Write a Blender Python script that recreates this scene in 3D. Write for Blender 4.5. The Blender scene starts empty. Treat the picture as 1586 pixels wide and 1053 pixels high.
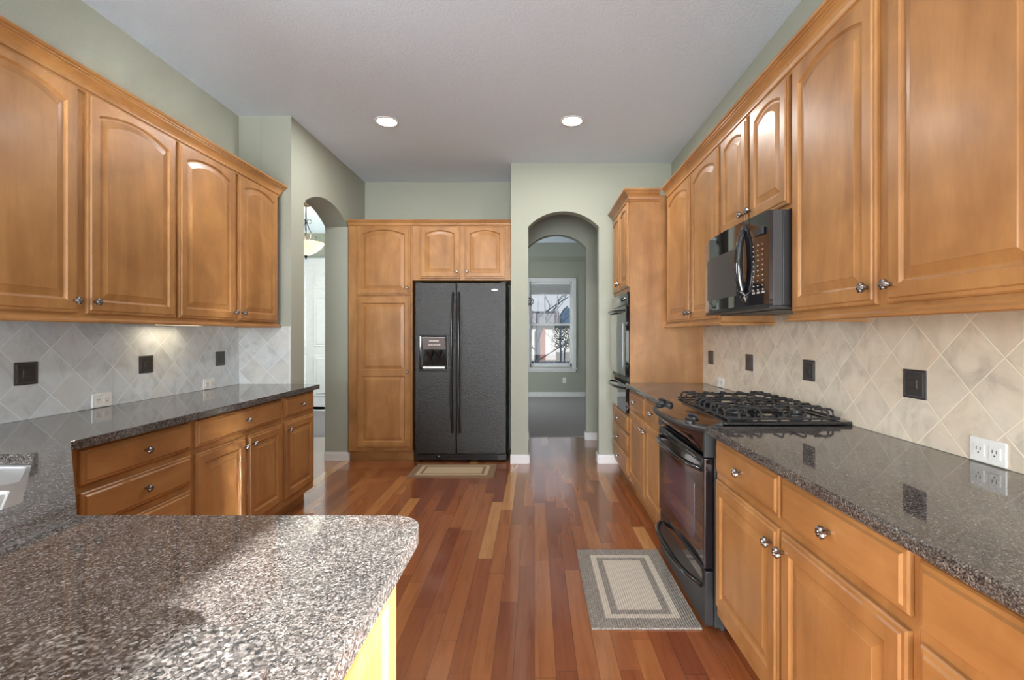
import bpy, bmesh, math, random
from mathutils import Vector, Matrix
from mathutils.geometry import tessellate_polygon
random.seed(7)
PI = math.pi
SC = bpy.context.scene
COL = SC.collection

# ------------------------------------------------------------------ camera
FPX = 742.0                      # focal length in pixels of a 1586 px wide frame
HC = 1.31                        # camera height
cam_d = bpy.data.cameras.new('camera')
cam = bpy.data.objects.new('camera', cam_d)
COL.objects.link(cam)
cam_d.sensor_width = 36.0
cam_d.lens = FPX / 1586 * 36
cam_d.shift_x = (793 - 828) / 1586
cam_d.shift_y = (518 - 526.5) / 1586
cam_d.clip_start = 0.02
cam_d.clip_end = 300
cam.location = (0, 0, HC)
cam.rotation_euler = (PI / 2, 0, 0)
SC.camera = cam

# ------------------------------------------------------------------ colour management
vs = SC.view_settings
vs.view_transform = 'Standard'
vs.look = 'None'
vs.gamma = 1
vs.use_curve_mapping = False
vs.exposure = 0.43
SC.cycles.use_denoising = True
SC.cycles.sample_clamp_indirect = 0
SC.cycles.blur_glossy = 0.0

# ------------------------------------------------------------------ sky
world = bpy.data.worlds.new('sky')
SC.world = world
world.use_nodes = True
wn = world.node_tree
wn.nodes.clear()
wo = wn.nodes.new('ShaderNodeOutputWorld')
wb = wn.nodes.new('ShaderNodeBackground')
wb.inputs[0].default_value = (0.92, 0.96, 1.0, 1)
wb.inputs[1].default_value = 2.1
wn.links.new(wb.outputs[0], wo.inputs[0])

# ------------------------------------------------------------------ sun (enters by the patio door behind the camera)
sd = bpy.data.lights.new('sun', 'SUN')
sd.energy = 29.0
sd.angle = 0.012
sd.color = (1.0, 0.98, 0.95)
sun = bpy.data.objects.new('sun', sd)
COL.objects.link(sun)
sun.location = (8, -10, 8)
sun.rotation_euler = Vector((-1.6, 1.9, -1.0)).to_track_quat('-Z', 'Y').to_euler()


def area(name, loc, direction, sx, sy, power, col=(1, 1, 1), spread=PI):
    l = bpy.data.lights.new(name, 'AREA')
    l.shape = 'RECTANGLE'
    l.size = sx
    l.size_y = sy
    l.energy = power
    l.color = col
    l.spread = spread
    o = bpy.data.objects.new(name, l)
    COL.objects.link(o)
    o.location = loc
    o.rotation_euler = Vector(direction).to_track_quat('-Z', 'Z').to_euler()
    return o


# area lamps added at the window openings, standing in for daylight
area('daylight_rear_window', (-0.4, -4.93, 1.35), (0, 1, .34), 3.0, 2.3, 310, (0.95, 0.98, 1.0))
area('daylight_patio_door', (1.50, -1.55, 1.08), (-1, 0, .1), 1.35, 2.0, 22, (1.0, 0.97, 0.93))
area('daylight_sink_window', (-2.42, 0.75, 1.65), (1, 0, .1), 1.2, 1.0, 40, (0.96, 0.98, 1.0))
area('far_room_fill', (-2.55, 8.0, 1.5), (1, 0, 0), 2.4, 1.8, 230, (0.95, 0.98, 1.0))  # fill lamp added at an unseen side opening to brighten the far room
area('daylight_hall', (-5.95, 6.6, 1.7), (1, 0, 0), 2.4, 2.0, 17, (0.95, 0.98, 1.0))


# ------------------------------------------------------------------ node helpers
def new_mat(name):
    m = bpy.data.materials.new(name)
    m.use_nodes = True
    return m, m.node_tree, m.node_tree.nodes['Principled BSDF']


def nd(t, kind, **kw):
    n = t.nodes.new(kind)
    for k, v in kw.items():
        setattr(n, k, v)
    return n


def lk(t, a, b):
    t.links.new(a, b)


def val(t, sock, v):
    if hasattr(v, 'links') or isinstance(v, bpy.types.NodeSocket):
        t.links.new(v, sock)
    else:
        sock.default_value = v


def math_n(t, op, a, b=None, c=None):
    n = nd(t, 'ShaderNodeMath', operation=op)
    val(t, n.inputs[0], a)
    if b is not None:
        val(t, n.inputs[1], b)
    if c is not None:
        val(t, n.inputs[2], c)
    return n.outputs[0]


def ramp(t, fac, stops, interp='LINEAR'):
    n = nd(t, 'ShaderNodeValToRGB')
    n.color_ramp.interpolation = interp
    e = n.color_ramp.elements
    while len(e) > 1:
        e.remove(e[-1])
    e[0].position = stops[0][0]
    e[0].color = (*stops[0][1], 1)
    for p, c in stops[1:]:
        x = e.new(p)
        x.color = (*c, 1)
    lk(t, fac, n.inputs[0])
    return n.outputs[0]


def mixc(t, fac, a, b, mode='MIX'):
    n = nd(t, 'ShaderNodeMix', data_type='RGBA', blend_type=mode)
    val(t, n.inputs[0], fac)
    for s, v in ((n.inputs[6], a), (n.inputs[7], b)):
        if isinstance(v, tuple):
            s.default_value = (*v, 1)
        else:
            lk(t, v, s)
    return n.outputs[2]


def coords(t, scale=(1, 1, 1), loc=(0, 0, 0), kind='Object'):
    tc = nd(t, 'ShaderNodeTexCoord')
    mp = nd(t, 'ShaderNodeMapping')
    mp.inputs['Scale'].default_value = scale
    mp.inputs['Location'].default_value = loc
    lk(t, tc.outputs[kind], mp.inputs[0])
    return mp.outputs[0]


def noise(t, vec, scale, detail=3, rough=0.5, dist=0.0):
    n = nd(t, 'ShaderNodeTexNoise')
    lk(t, vec, n.inputs['Vector'])
    n.inputs['Scale'].default_value = scale
    n.inputs['Detail'].default_value = detail
    n.inputs['Roughness'].default_value = rough
    n.inputs['Distortion'].default_value = dist
    return n.outputs[0]


def bump(t, b, height, strength, dist=0.01):
    n = nd(t, 'ShaderNodeBump')
    n.inputs['Strength'].default_value = strength
    n.inputs['Distance'].default_value = dist
    lk(t, height, n.inputs['Height'])
    lk(t, n.outputs[0], b.inputs['Normal'])


def simple(name, col, rough=0.5, metal=0.0, spec=0.5, coat=0.0, bumps=None):
    m, t, b = new_mat(name)
    b.inputs['Base Color'].default_value = (*col, 1)
    b.inputs['Roughness'].default_value = rough
    b.inputs['Metallic'].default_value = metal
    b.inputs['Specular IOR Level'].default_value = spec
    b.inputs['Coat Weight'].default_value = coat
    b.inputs['Coat Roughness'].default_value = 0.03
    # faint variation so that nothing is perfectly even
    v = coords(t)
    n = noise(t, v, bumps[0] if bumps else 14.0, 3)
    c = ramp(t, n, [(0.2, tuple(x * 0.95 for x in col)), (0.8, tuple(min(1, x * 1.05) for x in col))])
    lk(t, c, b.inputs['Base Color'])
    if bumps:
        bump(t, b, n, bumps[1], bumps[2])
    return m


def emis(name, col, strength):
    m, t, b = new_mat(name)
    b.inputs['Base Color'].default_value = (*col, 1)
    b.inputs['Emission Color'].default_value = (*col, 1)
    b.inputs['Emission Strength'].default_value = strength
    return m


# ------------------------------------------------------------------ materials
def wood_mat(name, dark, mid, light, axis='Z', rough=0.36):
    m, t, b = new_mat(name)
    sc = {'Z': (6, 6, 1.1), 'X': (1.1, 6, 6), 'Y': (6, 1.1, 6)}[axis]
    oi = nd(t, 'ShaderNodeObjectInfo')
    tc = nd(t, 'ShaderNodeTexCoord')
    add = nd(t, 'ShaderNodeVectorMath', operation='ADD')
    cmb = nd(t, 'ShaderNodeCombineXYZ')
    for i in range(3):
        lk(t, math_n(t, 'MULTIPLY', oi.outputs['Random'], 17.0 + 9 * i), cmb.inputs[i])
    lk(t, tc.outputs['Object'], add.inputs[0])
    lk(t, cmb.outputs[0], add.inputs[1])
    mp = nd(t, 'ShaderNodeMapping')
    mp.inputs['Scale'].default_value = sc
    lk(t, add.outputs[0], mp.inputs[0])
    n1 = noise(t, mp.outputs[0], 1.1, 4, 0.55, 0.8)
    mp2 = nd(t, 'ShaderNodeMapping')
    mp2.inputs['Scale'].default_value = tuple(7 * s for s in sc)
    lk(t, add.outputs[0], mp2.inputs[0])
    n2 = noise(t, mp2.outputs[0], 2.0, 2, 0.6)
    mp3 = nd(t, 'ShaderNodeMapping')
    mp3.inputs['Scale'].default_value = (1, 1, 1)
    lk(t, add.outputs[0], mp3.inputs[0])
    n3 = noise(t, mp3.outputs[0], 3.2, 3, 0.5, 1.2)
    c = ramp(t, n1, [(0.25, dark), (0.5, mid), (0.78, light)])
    f3 = ramp(t, n3, [(0.3, (0.80, 0.74, 0.68)), (0.7, (1.12, 1.10, 1.06))])
    c = mixc(t, 0.85, c, f3, 'MULTIPLY')
    f2 = ramp(t, n2, [(0.3, (0.93, 0.9, 0.87)), (0.7, (1.04, 1.04, 1.03))])
    c = mixc(t, 0.55, c, f2, 'MULTIPLY')
    lk(t, c, b.inputs['Base Color'])
    b.inputs['Roughness'].default_value = rough
    b.inputs['Coat Weight'].default_value = 0.12
    b.inputs['Coat Roughness'].default_value = 0.20
    bump(t, b, n2, 0.03, 0.002)
    return m


WD, WM, WL = (0.285, 0.128, 0.040), (0.385, 0.190, 0.065), (0.475, 0.252, 0.095)
M_WOOD = wood_mat('maple_vertical', WD, WM, WL, 'Z')
M_WOODH = wood_mat('maple_horizontal', WD, WM, WL, 'X')


def granite_mat():
    m, t, b = new_mat('granite')
    v = coords(t)
    vo = nd(t, 'ShaderNodeTexVoronoi', feature='F1')
    vo.inputs['Scale'].default_value = 300
    dn = noise(t, v, 60, 3)
    dv = nd(t, 'ShaderNodeVectorMath', operation='SCALE')
    cb = nd(t, 'ShaderNodeCombineXYZ')
    for i in range(3):
        lk(t, dn, cb.inputs[i])
    lk(t, cb.outputs[0], dv.inputs[0])
    dv.inputs['Scale'].default_value = 0.02
    ad = nd(t, 'ShaderNodeVectorMath', operation='ADD')
    lk(t, v, ad.inputs[0])
    lk(t, dv.outputs[0], ad.inputs[1])
    lk(t, ad.outputs[0], vo.inputs['Vector'])
    sp = nd(t, 'ShaderNodeSeparateColor')
    lk(t, vo.outputs['Color'], sp.inputs[0])
    c1 = ramp(t, sp.outputs[0], [(0.0, (0.014, 0.014, 0.014)), (0.24, (0.055, 0.050, 0.048)), (0.44, (0.11, 0.099, 0.092)),
                                 (0.66, (0.18, 0.162, 0.15)), (0.83, (0.29, 0.27, 0.255)), (0.95, (0.58, 0.57, 0.56))], 'CONSTANT')
    vo2 = nd(t, 'ShaderNodeTexVoronoi', feature='F1')
    vo2.inputs['Scale'].default_value = 420
    lk(t, v, vo2.inputs['Vector'])
    sp2 = nd(t, 'ShaderNodeSeparateColor')
    lk(t, vo2.outputs['Color'], sp2.inputs[0])
    c2 = ramp(t, sp2.outputs[1], [(0.0, (0.03, 0.03, 0.03)), (0.4, (0.10, 0.09, 0.085)), (0.8, (0.30, 0.27, 0.25))], 'CONSTANT')
    c = mixc(t, 0.55, c1, c2)
    big = noise(t, v, 7, 3)
    f = ramp(t, big, [(0.3, (0.80, 0.79, 0.79)), (0.7, (0.98, 0.95, 0.93))])
    c = mixc(t, 1.0, c, f, 'MULTIPLY')
    lk(t, c, b.inputs['Base Color'])
    b.inputs['Roughness'].default_value = 0.045
    b.inputs['IOR'].default_value = 1.65
    return m


M_GRANITE = granite_mat()


def tile_mat(name, s, u_axis, u0, z0, tint, sign=1):
    """Square tiles laid at 45 degrees; (u0, z0) is a crossing of the grout lines; s is the side."""
    m, t, b = new_mat(name)
    tc = nd(t, 'ShaderNodeTexCoord')
    sx = nd(t, 'ShaderNodeSeparateXYZ')
    lk(t, tc.outputs['Object'], sx.inputs[0])
    u = math_n(t, 'SUBTRACT', sx.outputs[u_axis], u0)
    z = math_n(t, 'SUBTRACT', sx.outputs[2], z0)
    k = 1 / (math.sqrt(2) * s)
    a = math_n(t, 'MULTIPLY', math_n(t, 'ADD', u, z), k)
    c = math_n(t, 'MULTIPLY', math_n(t, 'SUBTRACT', u, z), k)

    def edge(q):
        f = math_n(t, 'FRACT', q)
        return math_n(t, 'MINIMUM', f, math_n(t, 'SUBTRACT', 1.0, f))
    d = math_n(t, 'MINIMUM', edge(a), edge(c))
    mr = nd(t, 'ShaderNodeMapRange', interpolation_type='SMOOTHSTEP')
    lk(t, d, mr.inputs['Value'])
    mr.inputs['From Min'].default_value = 0.009
    mr.inputs['From Max'].default_value = 0.019
    tilef = mr.outputs[0]
    cb = nd(t, 'ShaderNodeCombineXYZ')
    lk(t, math_n(t, 'FLOOR', a), cb.inputs[0])
    lk(t, math_n(t, 'FLOOR', c), cb.inputs[1])
    wnz = nd(t, 'ShaderNodeTexWhiteNoise', noise_dimensions='3D')
    lk(t, cb.outputs[0], wnz.inputs[0])
    off = nd(t, 'ShaderNodeVectorMath', operation='SCALE')
    lk(t, wnz.outputs['Color'], off.inputs[0])
    off.inputs['Scale'].default_value = 9.0
    ad = nd(t, 'ShaderNodeVectorMath', operation='ADD')
    lk(t, tc.outputs['Object'], ad.inputs[0])
    lk(t, off.outputs[0], ad.inputs[1])
    n1 = noise(t, ad.outputs[0], 7, 5, 0.62, 1.2)
    n2 = noise(t, ad.outputs[0], 2.4, 3, 0.5, 0.8)
    dk = tuple(x * 0.74 for x in tint)
    lt = tuple(min(1, x * 1.14) for x in tint)
    warm = (tint[0] * 1.02, tint[1] * 0.93, tint[2] * 0.84)
    col = ramp(t, n1, [(0.3, dk), (0.5, tint), (0.72, lt)])
    col = mixc(t, ramp(t, n2, [(0.4, (0, 0, 0)), (0.75, (0.7, 0.7, 0.7))]), col, warm)
    rnd = ramp(t, wnz.outputs['Value'], [(0.0, (0.94, 0.94, 0.94)), (1.0, (1.04, 1.04, 1.04))])
    col = mixc(t, 1.0, col, rnd, 'MULTIPLY')
    grout = tuple(min(.86, x * 1.22) for x in tint)
    col = mixc(t, tilef, grout, col)
    lk(t, col, b.inputs['Base Color'])
    b.inputs['Roughness'].default_value = 0.42
    bump(t, b, tilef, 0.35, 0.002)
    return m


M_TILE_L = tile_mat('diagonal_tile_left', 0.1612, 1, 2.213, 1.13, (0.61, 0.67, 0.72))
M_TILE_S = tile_mat('diagonal_tile_stub', 0.1612, 0, -2.36 - 0.107, 1.13, (0.60, 0.63, 0.64))
M_TILE_R = tile_mat('diagonal_tile_right', 0.158, 1, 1.739, 1.13, (0.70, 0.62, 0.51))


def floor_mat():
    m, t, b = new_mat('cherry_planks')
    tc = nd(t, 'ShaderNodeTexCoord')
    sx = nd(t, 'ShaderNodeSeparateXYZ')
    lk(t, tc.outputs['Object'], sx.inputs[0])
    W, L = 0.083, 0.95
    rx = math_n(t, 'DIVIDE', sx.outputs[0], W)
    row = math_n(t, 'FLOOR', rx)
    w1 = nd(t, 'ShaderNodeTexWhiteNoise', noise_dimensions='1D')
    lk(t, row, w1.inputs['W'])
    ry = math_n(t, 'ADD', math_n(t, 'DIVIDE', sx.outputs[1], L), math_n(t, 'MULTIPLY', w1.outputs['Value'], 7.0))
    idx = math_n(t, 'FLOOR', ry)
    cb = nd(t, 'ShaderNodeCombineXYZ')
    lk(t, row, cb.inputs[0])
    lk(t, idx, cb.inputs[1])
    w2 = nd(t, 'ShaderNodeTexWhiteNoise', noise_dimensions='3D')
    lk(t, cb.outputs[0], w2.inputs[0])
    base = ramp(t, w2.outputs['Value'], [(0.0, (0.200, 0.052, 0.019)), (0.3, (0.260, 0.076, 0.026)), (0.6, (0.315, 0.102, 0.034)),
                                         (0.86, (0.375, 0.140, 0.046)), (0.95, (0.46, 0.205, 0.070)), (1.0, (0.52, 0.26, 0.10))])
    sc = nd(t, 'ShaderNodeVectorMath', operation='SCALE')
    lk(t, w2.outputs['Color'], sc.inputs[0])
    sc.inputs['Scale'].default_value = 13
    ad = nd(t, 'ShaderNodeVectorMath', operation='ADD')
    lk(t, tc.outputs['Object'], ad.inputs[0])
    lk(t, sc.outputs[0], ad.inputs[1])
    mp = nd(t, 'ShaderNodeMapping')
    mp.inputs['Scale'].default_value = (16, 1.1, 1)
    lk(t, ad.outputs[0], mp.inputs[0])
    g = noise(t, mp.outputs[0], 1.6, 5, 0.6, 1.0)
    gf = ramp(t, g, [(0.25, (0.70, 0.62, 0.58)), (0.5, (1, 1, 1)), (0.8, (1.22, 1.25, 1.25))])
    col = mixc(t, 0.8, base, gf, 'MULTIPLY')

    def edge(q, wd):
        f = math_n(t, 'FRACT', q)
        e = math_n(t, 'MINIMUM', f, math_n(t, 'SUBTRACT', 1.0, f))
        mr = nd(t, 'ShaderNodeMapRange')
        lk(t, e, mr.inputs['Value'])
        mr.inputs['From Min'].default_value = 0.0
        mr.inputs['From Max'].default_value = wd
        return mr.outputs[0]
    e = math_n(t, 'MINIMUM', edge(rx, 0.016), edge(ry, 0.0014))
    col = mixc(t, e, (0.05, 0.014, 0.008), col)
    lk(t, col, b.inputs['Base Color'])
    b.inputs['Roughness'].default_value = 0.23
    b.inputs['Coat Weight'].default_value = 0.8
    b.inputs['Coat Roughness'].default_value = 0.09
    hn = noise(t, coords(t, (1, 0.4, 1)), 9, 2)
    bump(t, b, math_n(t, 'ADD', math_n(t, 'MULTIPLY', e, 0.4), hn), 0.05, 0.006)
    return m


M_FLOOR = floor_mat()
M_WALL = simple('sage_paint', (0.375, 0.395, 0.330), 0.75, bumps=(160, 0.18, 0.002))
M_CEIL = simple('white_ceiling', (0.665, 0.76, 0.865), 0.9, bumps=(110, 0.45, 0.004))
M_WHITE = simple('white_paint', (0.74, 0.75, 0.76), 0.4)
M_PLASTIC = simple('white_plastic', (0.80, 0.80, 0.78), 0.35)
M_SLOT = simple('slot_dark', (0.05, 0.05, 0.05), 0.6)
M_CARPET = simple('grey_carpet', (0.36, 0.345, 0.345), 0.95, spec=0.1, bumps=(220, 0.6, 0.006))
M_SLATE = simple('grey_slate_floor', (0.16, 0.13, 0.14), 0.35)
M_BLACK = simple('black_gloss', (0.012, 0.012, 0.013), 0.10, coat=0.6)
M_BLACKM = simple('black_satin', (0.022, 0.022, 0.024), 0.38)
M_GLASSK = simple('black_glass', (0.010, 0.009, 0.012), 0.04, coat=1.0)
M_WINK = simple('oven_window_glass', (0.060, 0.050, 0.080), 0.06, coat=1.0)
M_MWIN = simple('microwave_window', (0.05, 0.05, 0.052), 0.35)
M_BEZEL = simple('grey_bezel', (0.050, 0.050, 0.054), 0.3)
M_SILV = simple('silver_plastic', (0.30, 0.30, 0.31), 0.25, metal=0.4)
M_IRON = simple('cast_iron', (0.025, 0.025, 0.027), 0.42, bumps=(200, 0.2, 0.001))
M_CAP = simple('burner_cap', (0.05, 0.05, 0.052), 0.22, metal=0.4)
M_GREYM = simple('grey_side_metal', (0.042, 0.047, 0.050), 0.34, metal=0.2)
M_STEEL = simple('brushed_steel', (0.74, 0.74, 0.74), 0.38, metal=1.0)
M_PEWTER = simple('pewter', (0.33, 0.31, 0.30), 0.27, metal=1.0)
M_BRONZE = simple('dark_bronze', (0.03, 0.025, 0.02), 0.45, metal=0.6)
M_ACCENT = simple('dark_accent_tile', (0.060, 0.056, 0.056), 0.35, metal=0.35, bumps=(90, 0.5, 0.002))
M_ACCENTE = simple('accent_tile_line', (0.15, 0.14, 0.135), 0.35, metal=0.4)
M_MARK = simple('pale_print', (0.52, 0.49, 0.46), 0.5)
M_REDMARK = simple('reddish_print', (0.50, 0.25, 0.22), 0.5)
M_BADGE = simple('silver_badge', (0.5, 0.5, 0.53), 0.35, metal=0.5)
M_SHADE = simple('grey_pleated_fabric', (0.42, 0.42, 0.43), 0.9)
M_LAMP = emis('lamp_lens', (1.0, 0.97, 0.92), 5.0)
M_LED = emis('lit_lamp_lens', (1.0, 0.85, 0.6), 1.6)


def fridge_mat():
    m, t, b = new_mat('textured_black')
    v = coords(t)
    n = noise(t, v, 55, 5, 0.7)
    n2 = noise(t, v, 6, 3, 0.6)
    lk(t, ramp(t, n2, [(0.3, (0.004, 0.004, 0.004)), (0.7, (0.009, 0.009, 0.009))]), b.inputs['Base Color'])
    b.inputs['Roughness'].default_value = 0.20
    b.inputs['Specular IOR Level'].default_value = 0.7
    bump(t, b, n, 0.8, 0.006)
    return m


M_FRIDGE = fridge_mat()


def alab():
    m, t, b = new_mat('alabaster_glass')
    n = noise(t, coords(t), 9, 4, 0.6, 1.0)
    c = ramp(t, n, [(0.3, (0.9, 0.62, 0.38)), (0.7, (1.0, 0.86, 0.66))])
    lk(t, c, b.inputs['Base Color'])
    lk(t, c, b.inputs['Emission Color'])
    b.inputs['Emission Strength'].default_value = 0.9
    return m


M_ALAB = alab()


def weave(name, a, bb, scale):
    m, t, b = new_mat(name)
    n = noise(t, coords(t), scale, 2, 0.7)
    lk(t, ramp(t, n, [(0.35, a), (0.65, bb)]), b.inputs['Base Color'])
    b.inputs['Roughness'].default_value = 0.95
    b.inputs['Specular IOR Level'].default_value = 0.1
    wv = nd(t, 'ShaderNodeTexWave', wave_type='BANDS', bands_direction='X')
    wv.inputs['Scale'].default_value = 28
    lk(t, coords(t), wv.inputs[0])
    bump(t, b, math_n(t, 'ADD', wv.outputs['Fac'], n), 0.6, 0.004)
    return m


M_RUG_G = weave('rug_grey', (0.17, 0.15, 0.13), (0.40, 0.36, 0.32), 170)
M_RUG_C = weave('rug_cream', (0.50, 0.43, 0.36), (0.70, 0.62, 0.53), 260)
M_RUG_B = weave('rug_brown', (0.22, 0.14, 0.085), (0.30, 0.20, 0.12), 240)
M_RUG_T = weave('rug_tan', (0.50, 0.38, 0.24), (0.60, 0.47, 0.32), 240)

gm = bpy.data.materials.new('window_glass')
gm.use_nodes = True
gt = gm.node_tree
gt.nodes.clear()
go = gt.nodes.new('ShaderNodeOutputMaterial')
gtr = gt.nodes.new('ShaderNodeBsdfTransparent')
gtr.inputs[0].default_value = (.50, .51, .52, 1)
ggl = gt.nodes.new('ShaderNodeBsdfGlossy')
ggl.inputs['Roughness'].default_value = 0.02
gmx = gt.nodes.new('ShaderNodeMixShader')
gmx.inputs[0].default_value = 0.012
gt.links.new(gtr.outputs[0], gmx.inputs[1])
gt.links.new(ggl.outputs[0], gmx.inputs[2])
gt.links.new(gmx.outputs[0], go.inputs[0])
M_GLASS = gm


# ------------------------------------------------------------------ mesh helpers
class MB:
    """collects shapes and links them as one mesh object"""

    def __init__(self):
        self.v = []
        self.f = []
        self.m = []
        self.mi = 0

    def add(self, vs, fs):
        o = len(self.v)
        self.v += [tuple(p) for p in vs]
        for f in fs:
            self.f.append([i + o for i in f])
            self.m.append(self.mi)
        return self

    def box(self, x0, x1, y0, y1, z0, z1):
        x0, x1 = min(x0, x1), max(x0, x1)
        y0, y1 = min(y0, y1), max(y0, y1)
        z0, z1 = min(z0, z1), max(z0, z1)
        v = [(x0, y0, z0), (x1, y0, z0), (x1, y1, z0), (x0, y1, z0), (x0, y0, z1), (x1, y0, z1), (x1, y1, z1), (x0, y1, z1)]
        return self.add(v, [(0, 3, 2, 1), (4, 5, 6, 7), (0, 1, 5, 4), (1, 2, 6, 5), (2, 3, 7, 6), (3, 0, 4, 7)])

    def loops(self, loops, cap0=True, cap1=True, closed=True):
        n = len(loops[0])
        vs = [p for l in loops for p in l]
        fs = []
        for k in range(len(loops) - 1):
            for i in range(n if closed else n - 1):
                j = (i + 1) % n
                fs.append((k * n + i, k * n + j, (k + 1) * n + j, (k + 1) * n + i))
        if cap0:
            fs.append(tuple(reversed(range(n))))
        if cap1:
            fs.append(tuple((len(loops) - 1) * n + i for i in range(n)))
        return self.add(vs, fs)

    def lathe(self, prof, origin=(0, 0, 0), axis='Z', seg=24, lobes=0, depth=0.0, lobe_from=0):
        """prof: (radius, height) pairs"""
        L = []
        for k, (r, h) in enumerate(prof):
            row = []
            for i in range(seg):
                a = 2 * PI * i / seg
                rr = r
                if lobes and k >= lobe_from:
                    rr = r * (1 - depth * (0.5 + 0.5 * math.cos(lobes * a)))
                x, y = rr * math.cos(a), rr * math.sin(a)
                p = {'Z': (x, y, h), 'Y': (x, -h, y), 'X': (h, x, y)}[axis]
                row.append((p[0] + origin[0], p[1] + origin[1], p[2] + origin[2]))
            L.append(row)
        return self.loops(L)

    def tube(self, pts, r, seg=8, flat=1.0, up=(0, 0, 1)):
        """tube along pts; r a number or one per point; flat squashes the section along 'up'"""
        P = [Vector(p) for p in pts]
        L = []
        for i, p in enumerate(P):
            d = (P[min(i + 1, len(P) - 1)] - P[max(i - 1, 0)]).normalized()
            u = Vector(up)
            if abs(d.dot(u)) > 0.95:
                u = Vector((1, 0, 0)) if abs(d.x) < 0.9 else Vector((0, 1, 0))
            s = d.cross(u).normalized()
            w = s.cross(d).normalized()
            rr = r[i] if isinstance(r, (list, tuple)) else r
            L.append([tuple(p + s * rr * math.cos(2 * PI * k / seg) + w * rr * flat * math.sin(2 * PI * k / seg)) for k in range(seg)])
        return self.loops(L)

    def poly(self, outer, holes, f0, f1):
        """prism of a 2D polygon with holes; f0, f1 map (a, b) to 3D at either end"""
        rings = [outer] + list(holes)
        tris = tessellate_polygon([[Vector((a, b, 0)) for a, b in r] for r in rings])
        flat = [p for r in rings for p in r]
        n = len(flat)
        vs = [f0(*p) for p in flat] + [f1(*p) for p in flat]
        fs = [tuple(t) for t in tris] + [tuple(i + n for i in reversed(t)) for t in tris]
        o = 0
        for r in rings:
            for i in range(len(r)):
                j = (i + 1) % len(r)
                fs.append((o + i, o + j, o + j + n, o + i + n))
            o += len(r)
        return self.add(vs, fs)

    def build(self, name, mats, parent=None, loc=None, bevel=0.0, seg=2, smooth=None, angle=0.6):
        me = bpy.data.meshes.new(name)
        me.from_pydata(self.v, [], self.f)
        bm = bmesh.new()
        bm.from_mesh(me)
        bmesh.ops.remove_doubles(bm, verts=bm.verts, dist=1e-6)
        # material index survives by face order only without dissolves
        bm.to_mesh(me)
        bm.free()
        if not isinstance(mats, (list, tuple)):
            mats = [mats]
        for mm in mats:
            me.materials.append(mm)
        if len(mats) > 1 and len(me.polygons) == len(self.m):
            for p, k in zip(me.polygons, self.m):
                p.material_index = k
        bm = bmesh.new()
        bm.from_mesh(me)
        bmesh.ops.recalc_face_normals(bm, faces=bm.faces)
        bm.to_mesh(me)
        bm.free()
        o = bpy.data.objects.new(name, me)
        COL.objects.link(o)
        if parent is not None:
            o.parent = parent
        if loc is not None:
            o.location = loc
        if bevel:
            b = o.modifiers.new('edge', 'BEVEL')
            b.width = bevel
            b.segments = seg
            b.limit_method = 'ANGLE'
            b.angle_limit = angle
            b.harden_normals = False
            wnm = o.modifiers.new('normals', 'WEIGHTED_NORMAL')
            wnm.keep_sharp = True
            wnm.weight = 100
        if smooth or (smooth is None and bevel):
            for p in me.polygons:
                p.use_smooth = True
            try:
                me.set_sharp_from_angle(angle=0.7)
            except Exception:
                pass
        return o


def thing(name, label, cat, loc=(0, 0, 0), rz=0.0, group=None):
    o = bpy.data.objects.new(name, None)
    COL.objects.link(o)
    o.empty_display_size = 0.1
    o.location = loc
    o.rotation_euler = (0, 0, rz)
    o['label'] = label
    o['category'] = cat
    if group:
        o['group'] = group
    return o


def tag(o, label, cat, group=None):
    o['label'] = label
    o['category'] = cat
    if group:
        o['group'] = group
    return o


def struct(o):
    o['kind'] = 'structure'
    return o


def rounded(poly, r, n=6):
    """round the corners of a 2D polygon; r: number or list per corner"""
    out = []
    N = len(poly)
    for i in range(N):
        rr = r[i] if isinstance(r, (list, tuple)) else r
        p0, p, p1 = Vector(poly[i - 1]), Vector(poly[i]), Vector(poly[(i + 1) % N])
        if rr <= 0:
            out.append(tuple(p))
            continue
        a = (p0 - p).normalized()
        b = (p1 - p).normalized()
        ang = math.acos(max(-1, min(1, a.dot(b))))
        d = rr / math.tan(ang / 2)
        c = p + (a + b).normalized() * (rr / math.sin(ang / 2))
        s = p + a * d - c
        e = p + b * d - c
        a0 = math.atan2(s.y, s.x)
        a1 = math.atan2(e.y, e.x)
        da = (a1 - a0 + PI) % (2 * PI) - PI
        for k in range(n + 1):
            t = a0 + da * k / n
            out.append((c.x + rr * math.cos(t), c.y + rr * math.sin(t)))
    return out


# ------------------------------------------------------------------ the room
WLX, WRX = -2.36, 1.39          # wall faces left and right
YS = 3.82                       # stub wall beside the left counter
XP = -1.94                      # passage wall face
YR = 5.48                       # wall behind the fridge
YA = 4.87                       # wall with the tall arch
YB = 5.95                       # second arched wall
YW = 10.1                       # window wall of the far room
CZ = 3.05
YN = -5.0                       # wall behind the camera
T = 0.12

struct(MB().box(-2.9, 2.2, YN - .2, 6.11, -0.06, 0.0).build('floor', M_FLOOR))
struct(MB().box(-2.6, 4.0, 6.11, YW + .15, -0.06, 0.006).build('floor_carpet', M_CARPET))
struct(MB().box(-6.0, -2.9, 3.0, 8.35, -0.06, 0.0).box(-2.9, -2.18, 6.11, 8.35, -.06, 0.0).build('floor_hall', M_SLATE))
struct(MB().poly([(-6.1, YN - .15), (1.53, YN - .15), (1.53, 4.87), (2.1, 4.87), (2.1, 6.07), (-6.1, 6.07)], [], lambda a, b: (a, b, CZ), lambda a, b: (a, b, CZ + .1)).build('ceiling', M_CEIL, smooth=False))


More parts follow.
